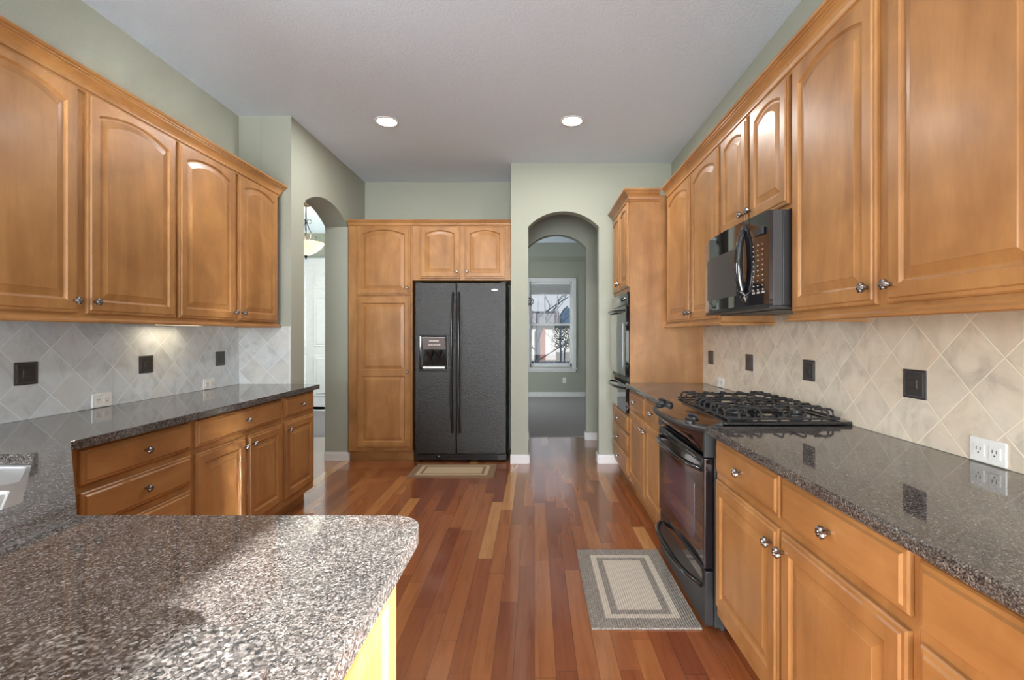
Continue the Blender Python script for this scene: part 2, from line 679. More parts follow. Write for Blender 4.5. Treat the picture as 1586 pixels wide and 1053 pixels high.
def arch_pts(x0, x1, spring, apex, n=18):
    """points over an opening from (x1, spring) back to (x0, spring), a segmental arch"""
    w = (x1 - x0) / 2
    h = apex - spring
    R = (w * w + h * h) / (2 * h)
    cx, cz = (x0 + x1) / 2, apex - R
    a = math.asin(w / R)
    return [(cx + R * math.sin(a - 2 * a * k / n), cz + R * math.cos(a - 2 * a * k / n)) for k in range(n + 1)]


def wall_arch(name, a0, a1, o0, o1, spring, apex, top, f0, f1):
    out = [(a0, 0), (o0, 0), (o0, spring)] + list(reversed(arch_pts(o0, o1, spring, apex)))[1:-1] + [(o1, spring), (o1, 0), (a1, 0), (a1, top), (a0, top)]
    return struct(MB().poly(out, [], f0, f1).build(name, M_WALL, smooth=False))


# left wall (with the opening of the sink window)
struct(MB().poly([(YN, 0), (YS + .24, 0), (YS + .24, CZ), (YN, CZ)], [[(0.15, 1.12), (1.35, 1.12), (1.35, 2.2), (0.15, 2.2)]],
                 lambda a, b: (WLX, a, b), lambda a, b: (WLX - .14, a, b)).build('wall_left', M_WALL, smooth=False))
# right wall (with the patio door opening)
struct(MB().poly([(YN, 0), (-2.25, 0), (-2.25, 2.20), (-0.90, 2.20), (-0.90, 0), (YA + T, 0), (YA + T, CZ), (YN, CZ)], [],
                 lambda a, b: (WRX, a, b), lambda a, b: (WRX + .14, a, b)).build('wall_right', M_WALL, smooth=False))
# wall behind the camera with a broad window
struct(MB().poly([(-2.36, 0), (1.39, 0), (1.39, CZ), (-2.36, CZ)], [[(-1.9, 0.2), (1.1, 0.2), (1.1, 2.5), (-1.9, 2.5)]],
                 lambda a, b: (a, YN, b), lambda a, b: (a, YN - .14, b)).build('wall_rear', M_WALL, smooth=False))
# stub wall closing the left counter
struct(MB().box(WLX, XP, YS, YS + .0, 0, CZ).build('wall_stub', M_WALL)) if False else None
# passage wall with the arch to the hall; its thick end is the stub the counter dies into
XQ = -2.18
wall_arch('wall_passage', YS, YR, 4.03, 4.98, 2.43, 2.57, CZ, lambda a, b: (XP, a, b), lambda a, b: (XQ, a, b))
struct(MB().box(WLX + .001, XQ - .001, YS, YS + .12, 0, CZ).build('wall_stub', M_WALL))
# wall behind pantry and fridge
struct(MB().box(XQ, -0.24, YR, YR + .12, 0, CZ).build('wall_back', M_WALL))
struct(MB().box(-0.24, -0.12, YA + .13, YR + .12, 0, CZ).build('wall_alcove', M_WALL))
# tall arch wall
wall_arch('wall_arch', -0.24, WRX, -0.065, 0.652, 2.405, 2.562, CZ, lambda a, b: (a, YA, b), lambda a, b: (a, YA + .13, b))
# passage between the two arches
wall_arch('wall_second_arch', -2.5, 3.9, -0.085, 0.640, 2.39, 2.553, CZ, lambda a, b: (a, YB, b), lambda a, b: (a, YB + .12, b))
struct(MB().box(-2.5, 3.9, YB, YB + .12, CZ, 3.22).build('wall_second_top', M_WALL))
struct(MB().box(2.0, 2.1, YA + .13, YB, 0, CZ).build('wall_passage_end', M_WALL))
struct(MB().box(-1.5, -1.4, YR + .13, YB - .001, 0, CZ).build('wall_passage_side', M_WALL))
struct(MB().box(WRX + .001, 2.1, YA + .01, YA + .13, 0, CZ).build('wall_closing', M_WALL))
# far room
struct(MB().poly([(-2.5, 0), (3.9, 0), (3.9, 3.2), (-2.5, 3.2)], [[(-0.105, 0.63), (0.79, 0.63), (0.79, 2.42), (-0.105, 2.42)]],
                 lambda a, b: (a, YW, b), lambda a, b: (a, YW + .15, b)).build('wall_far', M_WALL, smooth=False))
struct(MB().poly([(YB + .12, 0), (YW, 0), (YW, 3.2), (YB + .12, 3.2)], [[(6.8, .6), (9.2, .6), (9.2, 2.4), (6.8, 2.4)]],
                 lambda a, b: (-2.5, a, b), lambda a, b: (-2.6, a, b)).build('wall_far_left', M_WALL, smooth=False))  # unseen side opening, added to go with the far room fill lamp
struct(MB().box(3.9, 4.0, YB + .12, YW, 0, 3.2).build('wall_far_right', M_WALL))
# tray ceiling of the far room
struct(MB().poly([(-2.5, YB + .12), (3.9, YB + .12), (3.9, YW), (-2.5, YW)], [[(-1.6, 6.9), (1.05, 6.9), (1.05, 9.45), (-1.6, 9.45)]],
                 lambda a, b: (a, b, 2.85), lambda a, b: (a, b, 3.12)).build('ceiling_soffit', M_WALL, smooth=False))
struct(MB().box(-2.6, 4.0, YB + .12, YW + .15, 3.12, 3.22).build('ceiling_tray', M_CEIL))
# hall behind the left arch
struct(MB().box(-6.1, -2.18, 8.24, 8.36, 0, 3.4).build('wall_hall_end', M_WALL))
struct(MB().poly([(3.06, 0), (8.24, 0), (8.24, 3.4), (3.06, 3.4)], [[(5.3, .7), (7.9, .7), (7.9, 2.7), (5.3, 2.7)]],
                 lambda a, b: (-6.0, a, b), lambda a, b: (-6.1, a, b)).build('wall_hall_side', M_WALL, smooth=False))
struct(MB().box(-6.1, -2.5, 2.94, 3.06, 0, 3.05).build('wall_hall_near', M_WALL))
struct(MB().box(-2.3, -2.18, YR + .12, 8.24, 0, 3.4).build('wall_hall_right', M_WALL))
struct(MB().box(-6.1, -2.18, 6.07, 8.36, 3.05, 3.15).build('ceiling_hall', M_CEIL))

# baseboards
BH = 0.092


def bboard(name, x0, x1, y0, y1, z=0.0):
    m = MB().box(x0, x1, y0, y1, z, z + BH - .018).box(x0 + (0.003 if x1 - x0 < .05 else 0), x1 - (0.003 if x1 - x0 < .05 else 0),
                                                      y0 + (0.003 if y1 - y0 < .05 else 0), y1 - (0.003 if y1 - y0 < .05 else 0), z + BH - .018, z + BH)
    return struct(m.build(name, M_WHITE, bevel=.002))


bb = 0.015
bboard('baseboard_arch_near', -0.245, -0.062, YA - bb, YA)
bboard('baseboard_arch_reveal', -0.065, -0.065 + bb, YA, YA + .13)
bboard('baseboard_arch_right', 0.648, 0.86, YA - bb, YA)
bboard('baseboard_arch_right_reveal', 0.652 - bb, 0.652, YA, YA + .13)
bboard('baseboard_second_right', 0.637, 2.0, YB - bb, YB)
bboard('baseboard_second_reveal', 0.640 - bb, 0.640, YB, YB + .12)
bboard('baseboard_second_left', -1.4, -0.082, YB - bb, YB)
bboard('baseboard_second_left_reveal', -0.085, -0.085 + bb, YB, YB + .12)
bboard('baseboard_jamb', XQ, XP + bb, 4.98 - bb, 4.98)
bboard('baseboard_jamb_side', XP, XP + bb, 4.98, 5.02)
bboard('baseboard_far', -2.5, 3.9, YW - bb, YW, 0.006)
bboard('baseboard_hall', -6.0, -2.3, 8.24 - bb, 8.24)

# hall door: white panelled door in its casing
d = struct(MB().box(-4.42, -3.30, 8.225, 8.24, 0.02, 2.50).build('door_1', M_WHITE, bevel=.004))
dm = MB()
for (a, b_) in ((-4.27, -3.93), (-3.79, -3.45)):
    for (z0, z1) in ((.25, .95), (1.10, 1.95), (2.08, 2.36)):
        dm.loops([[(a, 8.225, z0), (b_, 8.225, z0), (b_, 8.225, z1), (a, 8.225, z1)],
                  [(a + .012, 8.215, z0 + .012), (b_ - .012, 8.215, z0 + .012), (b_ - .012, 8.215, z1 - .012), (a + .012, 8.215, z1 - .012)],
                  [(a + .03, 8.222, z0 + .03), (b_ - .03, 8.222, z0 + .03), (b_ - .03, 8.222, z1 - .03), (a + .03, 8.222, z1 - .03)],
                  [(a + .05, 8.213, z0 + .05), (b_ - .05, 8.213, z0 + .05), (b_ - .05, 8.213, z1 - .05), (a + .05, 8.213, z1 - .05)]], cap0=False)
struct(dm.build('door_panel', M_WHITE, d))
struct(MB().box(-4.53, -4.42, 8.21, 8.24, 0, 2.50).box(-3.30, -3.19, 8.21, 8.24, 0, 2.50).box(-4.55, -3.17, 8.20, 8.24, 2.50, 2.62)
       .box(-4.42, -3.30, 8.19, 8.24, 0, .02).build('door_casing', M_WHITE, d, bevel=.004))
struct(MB().lathe([(.026, 0), (.026, .006), (.01, .012), (.01, .04), (.027, .048), (.03, .062), (.02, .075), (.002, .078)], (-3.38, 8.225, 1.0), 'Y', 16)
       .build('door_knob', M_PEWTER, d, smooth=True))
# patio door, sink window and rear window frames (behind the camera)
pd = MB()
for y0 in (-2.25, -.925):
    pd.box(1.42, 1.47, y0, y0 + .025, 0, 2.18)
pd.box(1.42, 1.47, -2.25, -.90, 2.185, 2.20).box(1.42, 1.47, -2.25, -.90, 0, .08)
struct(pd.build('door_2', M_WHITE))
wf = MB()
wf.box(-2.45, -2.40, .15, .2, 1.12, 2.2).box(-2.45, -2.40, 1.3, 1.35, 1.12, 2.2).box(-2.45, -2.40, .15, 1.35, 2.15, 2.2).box(-2.45, -2.40, .15, 1.35, 1.12, 1.17).box(-2.45, -2.40, .73, .77, 1.12, 2.2)
struct(wf.build('window_2', M_WHITE))
wf = MB()
for x in (-1.9, -.93, .07, 1.05):
    wf.box(x, x + .05, YN - .1, YN - .05, .2, 2.5)
wf.box(-1.9, 1.1, YN - .1, YN - .05, .2, .25).box(-1.9, 1.1, YN - .1, YN - .05, 2.45, 2.5).box(-1.9, 1.1, YN - .1, YN - .05, 1.3, 1.34)
struct(wf.build('window_3', M_WHITE))

# far room window
w = MB()
w.box(-.19, -.105, YW - .022, YW, .60, 2.50).box(.79, .875, YW - .022, YW, .60, 2.50).box(-.105, .79, YW - .022, YW, 2.42, 2.50)
win = struct(w.build('window_1', M_WHITE, bevel=.004))
struct(MB().box(-.21, .895, YW - .06, YW, .575, .61).box(-.18, .865, YW - .02, YW, .52, .575).build('window_sill', M_WHITE, win, bevel=.004))
w = MB()
w.box(-.105, -.065, YW + .03, YW + .08, .63, 2.42).box(.75, .79, YW + .03, YW + .08, .63, 2.42).box(-.105, .79, YW + .03, YW + .08, 2.37, 2.42)
w.box(-.105, .79, YW + .03, YW + .08, .63, .70).box(-.105, .79, YW + .025, YW + .085, 1.50, 1.545)
for x in (.205, .475):
    w.box(x, x + .018, YW + .045, YW + .065, 1.545, 2.37)
struct(w.build('window_frame', M_WHITE, win, bevel=.003))
struct(MB().box(-.065, .75, YW + .052, YW + .056, .70, 1.50).box(-.065, .75, YW + .052, YW + .056, 1.545, 2.37).build('window_pane', M_GLASS, win))

sh = thing('pleated_shade', 'grey pleated shade gathered at the head of the white framed window', 'window shade', (.34, YW + .02, 2.17))
m = MB()
for k in range(9):
    z = .0 + k * .022
    m.box(-.41, .41, -.012 if k % 2 else -.018, .004, z, z + .02)
m.build('fabric', M_SHADE, sh)
MB().box(-.42, .42, -.02, .008, .198, .245).build('head_rail', M_WHITE, sh, bevel=.004)
MB().box(-.41, .41, -.02, .006, -.018, -.002).build('bottom_rail', M_WHITE, sh, bevel=.003)
MB().tube([(.38, -.01, .2), (.385, -.012, -.3)], .0025, 6).build('cord', M_WHITE, sh)

# ------------------------------------------------------------------ outlets


def outlet(loc, rz, label, n=2, horiz=True):
    """faceplate: local x along the wall, -y out of the wall"""
    t = thing('wall_outlet', label, 'electrical outlet', loc, rz, 'white outlet plates')
    w_, h_ = (.118, .074) if horiz else (.072, .115)
    MB().box(-w_ / 2, w_ / 2, -.006, 0, -h_ / 2, h_ / 2).build('plate', M_PLASTIC, t, bevel=.003, seg=2)
    m = MB()
    for s in ((-.026, 0), (.026, 0)) if horiz else ((0, -.024), (0, .024)):
        cx, cz = s
        cx2, cz2 = .017, .014
        m.mi = 0
        m.box(cx - cx2, cx + cx2, -.0085, -.006, cz - cz2 - .004, cz + cz2 + .004)
        for q in (-1, 1):
            m.mi = 1
            m.box(cx + q * .0065 - .0011, cx + q * .0065 + .0011, -.0092, -.0085, cz - .001, cz + .009)
        m.box(cx - .002, cx + .002, -.0092, -.0085, cz - .011, cz - .006)
    m.build('receptacle', [M_PLASTIC, M_SLOT], t)
    return t


R90 = PI / 2
TT = 0.010                       # tile thickness
outlet((WLX + TT, 2.598, .955), R90, 'white double outlet on grey tile nearest the sink, above the drawer bank')
outlet((WLX + TT, 3.454, .955), R90, 'white double outlet on grey tile beside the end wall of the counter')
outlet((WRX - TT, 1.455, .955), -R90, 'large white double outlet on beige tile above the dark granite counter near the camera')
outlet((WRX - TT, 3.544, .955), -R90, 'small white outlet on beige tile behind the stove, beside the oven tower')
outlet((.627, YW, .345), 0, 'white upright outlet under the window in the carpeted far room', horiz=False)

# ------------------------------------------------------------------ backsplashes


def backsplash(name, box, mat, accents, face, trim=None):
    b = struct(MB().box(*box).build(name, mat))
    for (x, y) in accents:
        m = MB()
        s = .0525
        sg = 1 if face > 0 else -1

        def P(r, dd):
            return [(x + sg * dd, y - r, 1.13 - r), (x + sg * dd, y + r, 1.13 - r), (x + sg * dd, y + r, 1.13 + r), (x + sg * dd, y - r, 1.13 + r)]
        m.loops([P(s, -.002), P(s, .002), P(s - .004, .004), P(s - .008, .0035), P(s - .009, .002), P(s - .012, .002), P(s - .013, .004), P(.016, .004), P(.014, .006), P(.009, .006)])
        m.mi = 1
        m.loops([P(s - .0085, .0022), P(s - .0085, .0042), P(s - .0105, .0042), P(s - .0105, .0022)], cap0=False, cap1=False)
        struct(m.build('accent_tile', [M_ACCENT, M_ACCENTE], b))
    return b


backsplash('wall_backsplash_left', (WLX, WLX + TT, .2, YS, .916, 1.40), M_TILE_L, [(WLX + TT, 2.213 + .684 * k) for k in (-1, 0, 1, 2)], 1)
backsplash('wall_backsplash_stub', (WLX + TT, XP - .004, YS - TT, YS, .916, 1.375), M_TILE_S, [], 1)
struct(MB().box(XP - .016, XP - .003, YS - TT - .002, YS, .916, 1.375).build('trim_1', M_WHITE, bevel=.002))
backsplash('wall_backsplash_right', (WRX - TT, WRX, .2, 3.92, .916, 1.46), M_TILE_R, [(WRX - TT, 1.739 + .670 * k) for k in (-1, 0, 1, 2, 3)], -1)

# ------------------------------------------------------------------ cabinet parts


def rect_loop(x0, x1, z0, z1, y, rise=0.0, n=12):
    """loop: bottom-left, bottom-right, then along the (arched) top from right to left"""
    pts = [(x0, y, z0), (x1, y, z0)]
    cx, hw = (x0 + x1) / 2, (x1 - x0) / 2
    for k in range(n + 1):
        x = x1 + (x0 - x1) * k / n
        u = (x - cx) / hw
        pts.append((x, y, z1 - rise * u * u))
    return pts


KNOB = [(.006, 0), (.006, .010), (.009, .014), (.0155, .018), (.0175, .023), (.0165, .028), (.012, .0315), (.007, .0315), (.006, .034), (.001, .035)]
_knob_mesh = []


def knob(parent, x, z, y=-.021):
    if not _knob_mesh:
        o = MB().lathe(KNOB, (0, 0, 0), 'Y', 32, lobes=8, depth=.24, lobe_from=4).build('knob', M_PEWTER, parent, smooth=True)
        me = o.data
        _knob_mesh.append(me)
    else:
        o = bpy.data.objects.new('knob', _knob_mesh[0])
        COL.objects.link(o)
        o.parent = parent
    o.location = (x, y, z)
    return o


def door(parent, x0, x1, z0, z1, kn=None, arch=False, panels=None, name='door', st=.056):
    """raised panel door in front of y = 0; kn = (x, z) of the knob in cabinet coordinates"""
    w_, h_ = x1 - x0, z1 - z0
    m = MB()
    L = [rect_loop(0, w_, 0, h_, -.001), rect_loop(0, w_, 0, h_, -.011), rect_loop(.005, w_ - .005, .005, h_ - .005, -.0155),
         rect_loop(.014, w_ - .014, .014, h_ - .014, -.0155), rect_loop(.0175, w_ - .0175, .0175, h_ - .0175, -.0205)]
    ps = panels or [(st, h_ - st * .72 if arch else h_ - st)]
    if len(ps) == 1:
        a, b_ = ps[0]
        rise = .082 * w_ if arch else 0.0

        def PL(i, y):
            return rect_loop(st + i, w_ - st - i, a + i, b_ - i, y, rise)
        L += [PL(0, -.0205), PL(.004, -.0155), PL(.009, -.0115), PL(.014, -.0115), PL(.040, -.0180), PL(.043, -.0195)]
        m.loops(L)
    else:
        m.loops(L, cap1=False)
        # frame as rails and stiles in the plane y=-.0205, panels let in
        zs = [.0175] + [q for p in ps for q in p] + [h_ - .0175]
        y = -.0205
        x_a, x_b = .0175, w_ - .0175

        def quad(a0, a1, b0, b1):
            m.add([(a0, y, b0), (a1, y, b0), (a1, y, b1), (a0, y, b1)], [(0, 1, 2, 3)])
        quad(x_a, st, zs[0], zs[-1])
        quad(w_ - st, x_b, zs[0], zs[-1])
        for k in range(0, len(zs), 2):
            quad(st, w_ - st, zs[k], zs[k + 1])
        for (a, b_) in ps:
            def PL(i, yy):
                return rect_loop(st + i, w_ - st - i, a + i, b_ - i, yy)
            m.loops([PL(0, -.0205), PL(.004, -.0155), PL(.009, -.0115), PL(.014, -.0115), PL(.040, -.0180), PL(.043, -.0195)], cap0=False)
    o = m.build(name, M_WOOD, parent, (x0, 0, z0))
    if kn:
        knob(o, kn[0] - x0, kn[1] - z0)
    return o


def drawer(parent, x0, x1, z0, z1, kn=True, name='drawer'):
    w_, h_ = x1 - x0, z1 - z0
    m = MB()
    L = [rect_loop(0, w_, 0, h_, -.001, n=2), rect_loop(0, w_, 0, h_, -.009, n=2), rect_loop(.004, w_ - .004, .004, h_ - .004, -.0135, n=2),
         rect_loop(.013, w_ - .013, .013, h_ - .013, -.0145, n=2), rect_loop(.018, w_ - .018, .018, h_ - .018, -.0205, n=2)]
    m.loops(L)
    o = m.build(name, M_WOODH, parent, (x0, 0, z0))
    if kn:
        knob(o, w_ / 2, h_ / 2)
    return o


CROWN = [(0.0, -.095), (.010, -.095), (.013, -.090), (.010, -.085), (.010, -.080), (.018, -.078), (.018, -.072), (.021, -.060), (.028, -.047),
         (.040, -.034), (.043, -.033), (.043, -.027), (.051, -.025), (.051, -.019), (.060, -.016), (.063, -.009), (.060, -.002), (.058, 0), (0.0, 0)]
RAIL = [(-.02, 0), (.016, 0), (.020, .004), (.020, .012), (.012, .020), (.012, .028), (-.02, .028)]


def sweep(parent, name, path, prof, z, mat=None):
    """profile (out, up) swept along a 2D path; out is to the right of travel; mitred corners"""
    P = [Vector(p) for p in path]
    L = []
    for i, p in enumerate(P):
        n0 = n1 = None
        if i > 0:
            d = (P[i] - P[i - 1]).normalized()
            n0 = Vector((d.y, -d.x))
        if i < len(P) - 1:
            d = (P[i + 1] - P[i]).normalized()
            n1 = Vector((d.y, -d.x))
        if n0 is None:
            n = n1
        elif n1 is None:
            n = n0
        else:
            n = (n0 + n1)
            n = n / (n.length * n.normalized().dot(n0) * n.normalized().dot(n0)) * n.normalized().dot(n0) if n.length > 1e-6 else n0
            b_ = (n0 + n1).normalized()
            n = b_ / b_.dot(n0)
        L.append([(p.x + n.x * o_, p.y + n.y * o_, z + u) for (o_, u) in prof])
    return MB().loops(L).build(name, mat or M_WOODH, parent)


CB, CT = 1.385, 2.40             # bottom and top of the upper boxes
CROWN_Z = 2.49
UD = .30


def upper(name, label, cat, loc, rz, w_, doors, z0=CB, zt=2.42, depth=UD, crown=None, rail=True, rail_path=None, dz0=1.404, dz1=2.405, knob_z=.055):
    """doors: (x0, x1, side of the knob)"""
    t = thing(name, label, cat, (loc[0], loc[1], z0), rz)
    MB().box(0, w_, 0, depth, 0, zt - z0).build('cabinet_box', M_WOOD, t, bevel=.0015)
    for (a, b_, s) in doors:
        kx = b_ - .028 if s > 0 else a + .028
        door(t, a, b_, dz0 - z0, dz1 - z0, (kx, dz0 - z0 + knob_z), arch=True)
    if crown:
        sweep(t, 'crown_molding', crown, CROWN, CROWN_Z - z0)
    if rail:
        sweep(t, 'light_rail', rail_path or [(0, 0), (w_, 0)], RAIL, -.022)
    return t


# ---- left wall uppers (local x = Y, facing +X); door face plane at X = -2.01
XL = -2.03
UDL = XL - WLX - .001


def UL(y0, y1, label, doors, **k):
    return upper('upper_cabinet', label, 'cabinet', (XL, y0), R90, y1 - y0, [(a - y0, b_ - y0, s) for a, b_, s in doors], depth=UDL, **k)


w1 = 2.700 - 1.545
UL(1.545, 2.700, 'two-door maple wall cabinet above the counter near the sink, nearest on its wall',
   [(1.575, 2.118, 1), (2.158, 2.694, -1)], crown=[(0, UDL), (0, 0), (w1 + .0, 0)], rail_path=[(0, UDL), (0, 0), (w1, 0)])
w2 = 3.775 - 2.701
UL(2.701, 3.775, 'two-door maple wall cabinet at the end of the row, beside the hall archway',
   [(2.716, 3.228, 1), (3.263, 3.757, -1)], crown=[(0, 0), (w2, 0), (w2, UDL)], rail_path=[(0, 0), (w2, 0), (w2, UDL)])

# ---- right wall uppers (local x = -Y from the far end, facing -X); face frame at X = 1.08
XR = 1.08
UDR = WRX - XR - .001


def URt(yf, yn, label, doors, **k):
    return upper('upper_cabinet', label, 'cabinet', (XR, yf), -R90, yf - yn, [(yf - a, yf - b_, s) for a, b_, s in doors], depth=UDR, **k)


wa = 3.915 - 2.765
URt(3.915, 2.765, 'tall narrow pair of maple wall doors between the oven tower and microwave',
    [(3.85, 3.29, 1), (3.27, 2.78, -1)], crown=[(.062, 0), (wa, 0)], rail_path=[(0, 0), (wa, 0), (wa, UDR)])
wa = 2.764 - 2.001
URt(2.764, 2.001, 'short maple wall cabinet directly above the microwave', [(2.745, 2.405, 1), (2.375, 2.015, -1)],
    z0=1.842, crown=[(0, 0), (wa, 0)], rail=False, dz0=1.862)
wa = 2.0 - .92
URt(2.0, .92, 'large maple wall cabinet above the granite beside the microwave, nearest the camera', [(1.985, 1.495, 1), (1.452, .955, -1)],
    crown=[(0, 0), (wa, 0), (wa, UDR)], rail_path=[(0, UDR), (0, 0), (wa, 0), (wa, UDR)])

# ---- under cabinet lamps


def bar_lamp(loc, rz, length, label, lit=False):
    t = thing('under_cabinet_lamp', label, 'lamp', loc, rz, 'slim lamps under the wall cabinets')
    MB().box(-length / 2, length / 2, -.02, .02, -.016, -.001).build('housing', M_BLACKM, t, bevel=.002)
    MB().box(-length / 2 + .02, length / 2 - .02, -.014, .014, -.019, -.016).build('lens', M_LED if lit else M_PLASTIC, t)
    for s in (-.35, .1, .35):
        MB().lathe([(.006, 0), (.006, .012), (.002, .014)], (s * length, -.022, -.013), 'Y', 10).build('switch', M_BLACKM, t)


bar_lamp((1.16, 1.53, CB), -R90, .42, 'slim black lamp bar under the large cabinet by the microwave')
bar_lamp((1.25, 3.2, CB), -R90, .5, 'slim lamp bar under the narrow wall doors beside the oven tower')
bar_lamp((-2.12, 1.95, CB), R90, .5, 'slim lamp bar under the cabinet nearest the sink')
bar_lamp((-2.22, 3.0, CB), R90, .4, 'slim glowing lamp bar under the cabinet beside the hall archway', lit=True)
pl = bpy.data.lights.new('under_cabinet_glow', 'AREA')
pl.size = .3
pl.size_y = .03
pl.shape = 'RECTANGLE'
pl.energy = .55
pl.color = (1, .82, .55)
po = bpy.data.objects.new('under_cabinet_glow', pl)
COL.objects.link(po)
po.location = (-2.25, 3.0, CB - .022)
po.rotation_euler = (0, 0, R90)

# ------------------------------------------------------------------ base cabinets
BZ = .878                         # top of the boxes, under the granite
TOE = .105


def base(label, loc, rz, w_, drawers=(), doors=(), depth=.60, name='base_cabinet', kick=True, kick_ends=(0, 0)):
    t = thing(name, label, 'cabinet', (loc[0], loc[1], 0), rz)
    MB().box(0, w_, 0, depth, TOE, BZ).build('cabinet_box', M_WOOD, t, bevel=.0015)
    if kick:
        MB().box(kick_ends[0], w_ - kick_ends[1], .075, .09, 0, TOE).box(kick_ends[0], w_ - kick_ends[1], .091, depth, 0, TOE - .001).build('toe_kick', M_WOODH, t)
    for q in drawers:
        drawer(t, *q[:4], kn=q[4] if len(q) > 4 else True)
    for (a, b_, z0, z1, s) in doors:
        kx = b_ - .03 if s > 0 else a + .03
        door(t, a, b_, z0, z1, (kx, z1 - .055))
    return t


D1 = (.728, .866)                 # top drawer
D2 = (.158, .696)                 # doors below
XBL = -1.75
DBL = XBL - WLX - .002
y0 = 1.80
base('maple drawer bank beside the sink corner, with three wide drawers', (XBL, y0), R90, 2.44 - y0,
     drawers=[(1.834 - y0, 2.422 - y0, *D1), (1.834 - y0, 2.422 - y0, .556, .700), (1.834 - y0, 2.422 - y0, .158, .523)], depth=DBL)
y0 = 2.441
base('wide maple base cabinet with one drawer over two doors beside the drawer bank', (XBL, y0), R90, 3.309 - y0,
     drawers=[(2.459 - y0, 3.283 - y0, *D1)], doors=[(2.459 - y0, 2.878 - y0, *D2, 1), (2.904 - y0, 3.290 - y0, *D2, -1)], depth=DBL)
y0 = 3.310
base('narrow maple base cabinet with one drawer and one door at the end by the archway', (XBL, y0), R90, 3.79 - y0,
     drawers=[(3.334 - y0, 3.764 - y0, *D1)], doors=[(3.334 - y0, 3.764 - y0, *D2, -1)], depth=DBL)

# right wall base units
XBR = .785
DBR = WRX - XBR - .002
yf = 3.915
base('maple base cabinet with two drawers over two doors between oven tower and stove', (XBR, yf), -R90, yf - 2.85,
     drawers=[(yf - 3.887, yf - 3.36, *D1), (yf - 3.32, yf - 2.87, *D1)],
     doors=[(yf - 3.887, yf - 3.36, *D2, 1), (yf - 3.32, yf - 2.87, *D2, -1)], depth=DBR)
yf = 2.06
base('large maple base cabinet with two drawers over two doors, right beside the stove', (XBR, yf), -R90, yf - .976,
     drawers=[(yf - 2.036, yf - 1.513, *D1), (yf - 1.494, yf - .989, *D1)],
     doors=[(yf - 2.038, yf - 1.515, *D2, 1), (yf - 1.500, yf - .992, *D2, -1)], depth=DBR)
yf = .975
base('maple drawer bank at the camera end of the granite run', (XBR, yf), -R90, .60,
     drawers=[(.013, .56, .721, .859), (.013, .56, .46, .690), (.013, .56, .158, .435)], depth=DBR)

# peninsula cabinet under the granite: faces the kitchen (+Y), end panel faces +X
pen = thing('peninsula_cabinet', 'pale maple peninsula cabinet under the sunlit granite corner', 'cabinet', (-.30, .46, 0))
MB().box(-.73, 0, 0, .535, TOE, BZ).build('cabinet_box', M_WOOD, pen, bevel=.0015)
MB().box(-.73, -.0, .03, .46, 0, TOE - .001).build('toe_kick', M_WOODH, pen)
ep = door(pen, .0, .515, .115, BZ - .012, None, name='end_panel', st=.07)
ep.rotation_euler = (0, 0, R90)
ep.location = (0, .01, .115)
for (xx, kk) in ((-.01, .03), (-.375, .32)):
    dd = door(pen, 0, .35, .158, .696, (kk, .64))
    dd.rotation_euler = (0, 0, PI)
    dd.location = (xx, .536, .158)
dd = drawer(pen, 0, .715, .728, .866)
dd.rotation_euler = (0, 0, PI)
dd.location = (-.01, .536, .728)

# sink base: the diagonal corner unit
sb = thing('sink_base_cabinet', 'diagonal maple corner cabinet under the steel sink', 'cabinet', (-1.4, 1.4, 0))
MB().poly([(.369, -.41), (-.349, .335), (-.349, .399), (-.365, .399), (-.365, .328), (.350, -.42)], [],
          lambda a, b: (a, b, TOE), lambda a, b: (a, b, BZ)).build('corner_front', M_WOOD, sb)
MB().poly([(.30, -.42), (-.42, .33), (-.44, .33), (.28, -.42)], [], lambda a, b: (a, b, 0), lambda a, b: (a, b, TOE - .002)).build('toe_kick', M_WOODH, sb)

# bar wall carrying the raised granite
pw = struct(MB().box(-2.2, -.30, .34, .445, 0, 1.03).build('wall_bar', M_WALL))

# ------------------------------------------------------------------ counters
CZ0, CZ1 = .880, .915


def slab(name, outer, holes, label, z0=CZ0, z1=CZ1, bev=.011):
    o = MB().poly(outer, holes, lambda a, b: (a, b, z0), lambda a, b: (a, b, z1)).build(name, M_GRANITE, bevel=bev, seg=5, angle=.9, smooth=False)
    tag(o, label, 'countertop')
    return o


outerL = [(WLX + .002, YS - .011), (WLX + .002, .457), (-.238, .457), (-.238, 1.047), (-1.0, 1.047), (-1.71, 1.766), (-1.705, YS - .011)]
radL = [0, 0, .0, .07, 0, 0, .012]
SINK = rounded([(-1.655, 1.585), (-2.08, 1.585), (-2.10, 1.20), (-1.95, .74), (-1.45, .68), (-1.20, 1.02), (-1.205, 1.125)], [.03, .06, .06, .1, .1, .08, .03])
slab('granite_countertop', rounded(outerL, radL), [SINK], 'polished brown granite counter with sink cutout, bending into the sunlit peninsula')
slab('granite_countertop', rounded([(.740, .35), (WRX - TT - .001, .35), (WRX - TT - .001, 2.075), (.740, 2.075)], [0, 0, 0, .0]), [],
     'polished brown granite counter between the stove and the camera, under the large wall cabinet')
slab('granite_countertop', [(.740, 2.858), (WRX - TT - .001, 2.858), (WRX - TT - .001, 3.915), (.740, 3.915)], [],
     'short granite counter between the stove and the oven tower')
slab('raised_bar_top', rounded([(-2.2, -.02), (-.189, -.02), (-.189, .398), (-2.2, .398)], [0, .08, .078, 0], 8), [],
     'raised granite bar top in the foreground with a rounded corner', 1.032, 1.070, .014)

# ------------------------------------------------------------------ sink
sk = thing('kitchen_sink', 'stainless steel double bowl sink set under the granite corner', 'sink', (-1.6, 1.1, CZ0 - .2))


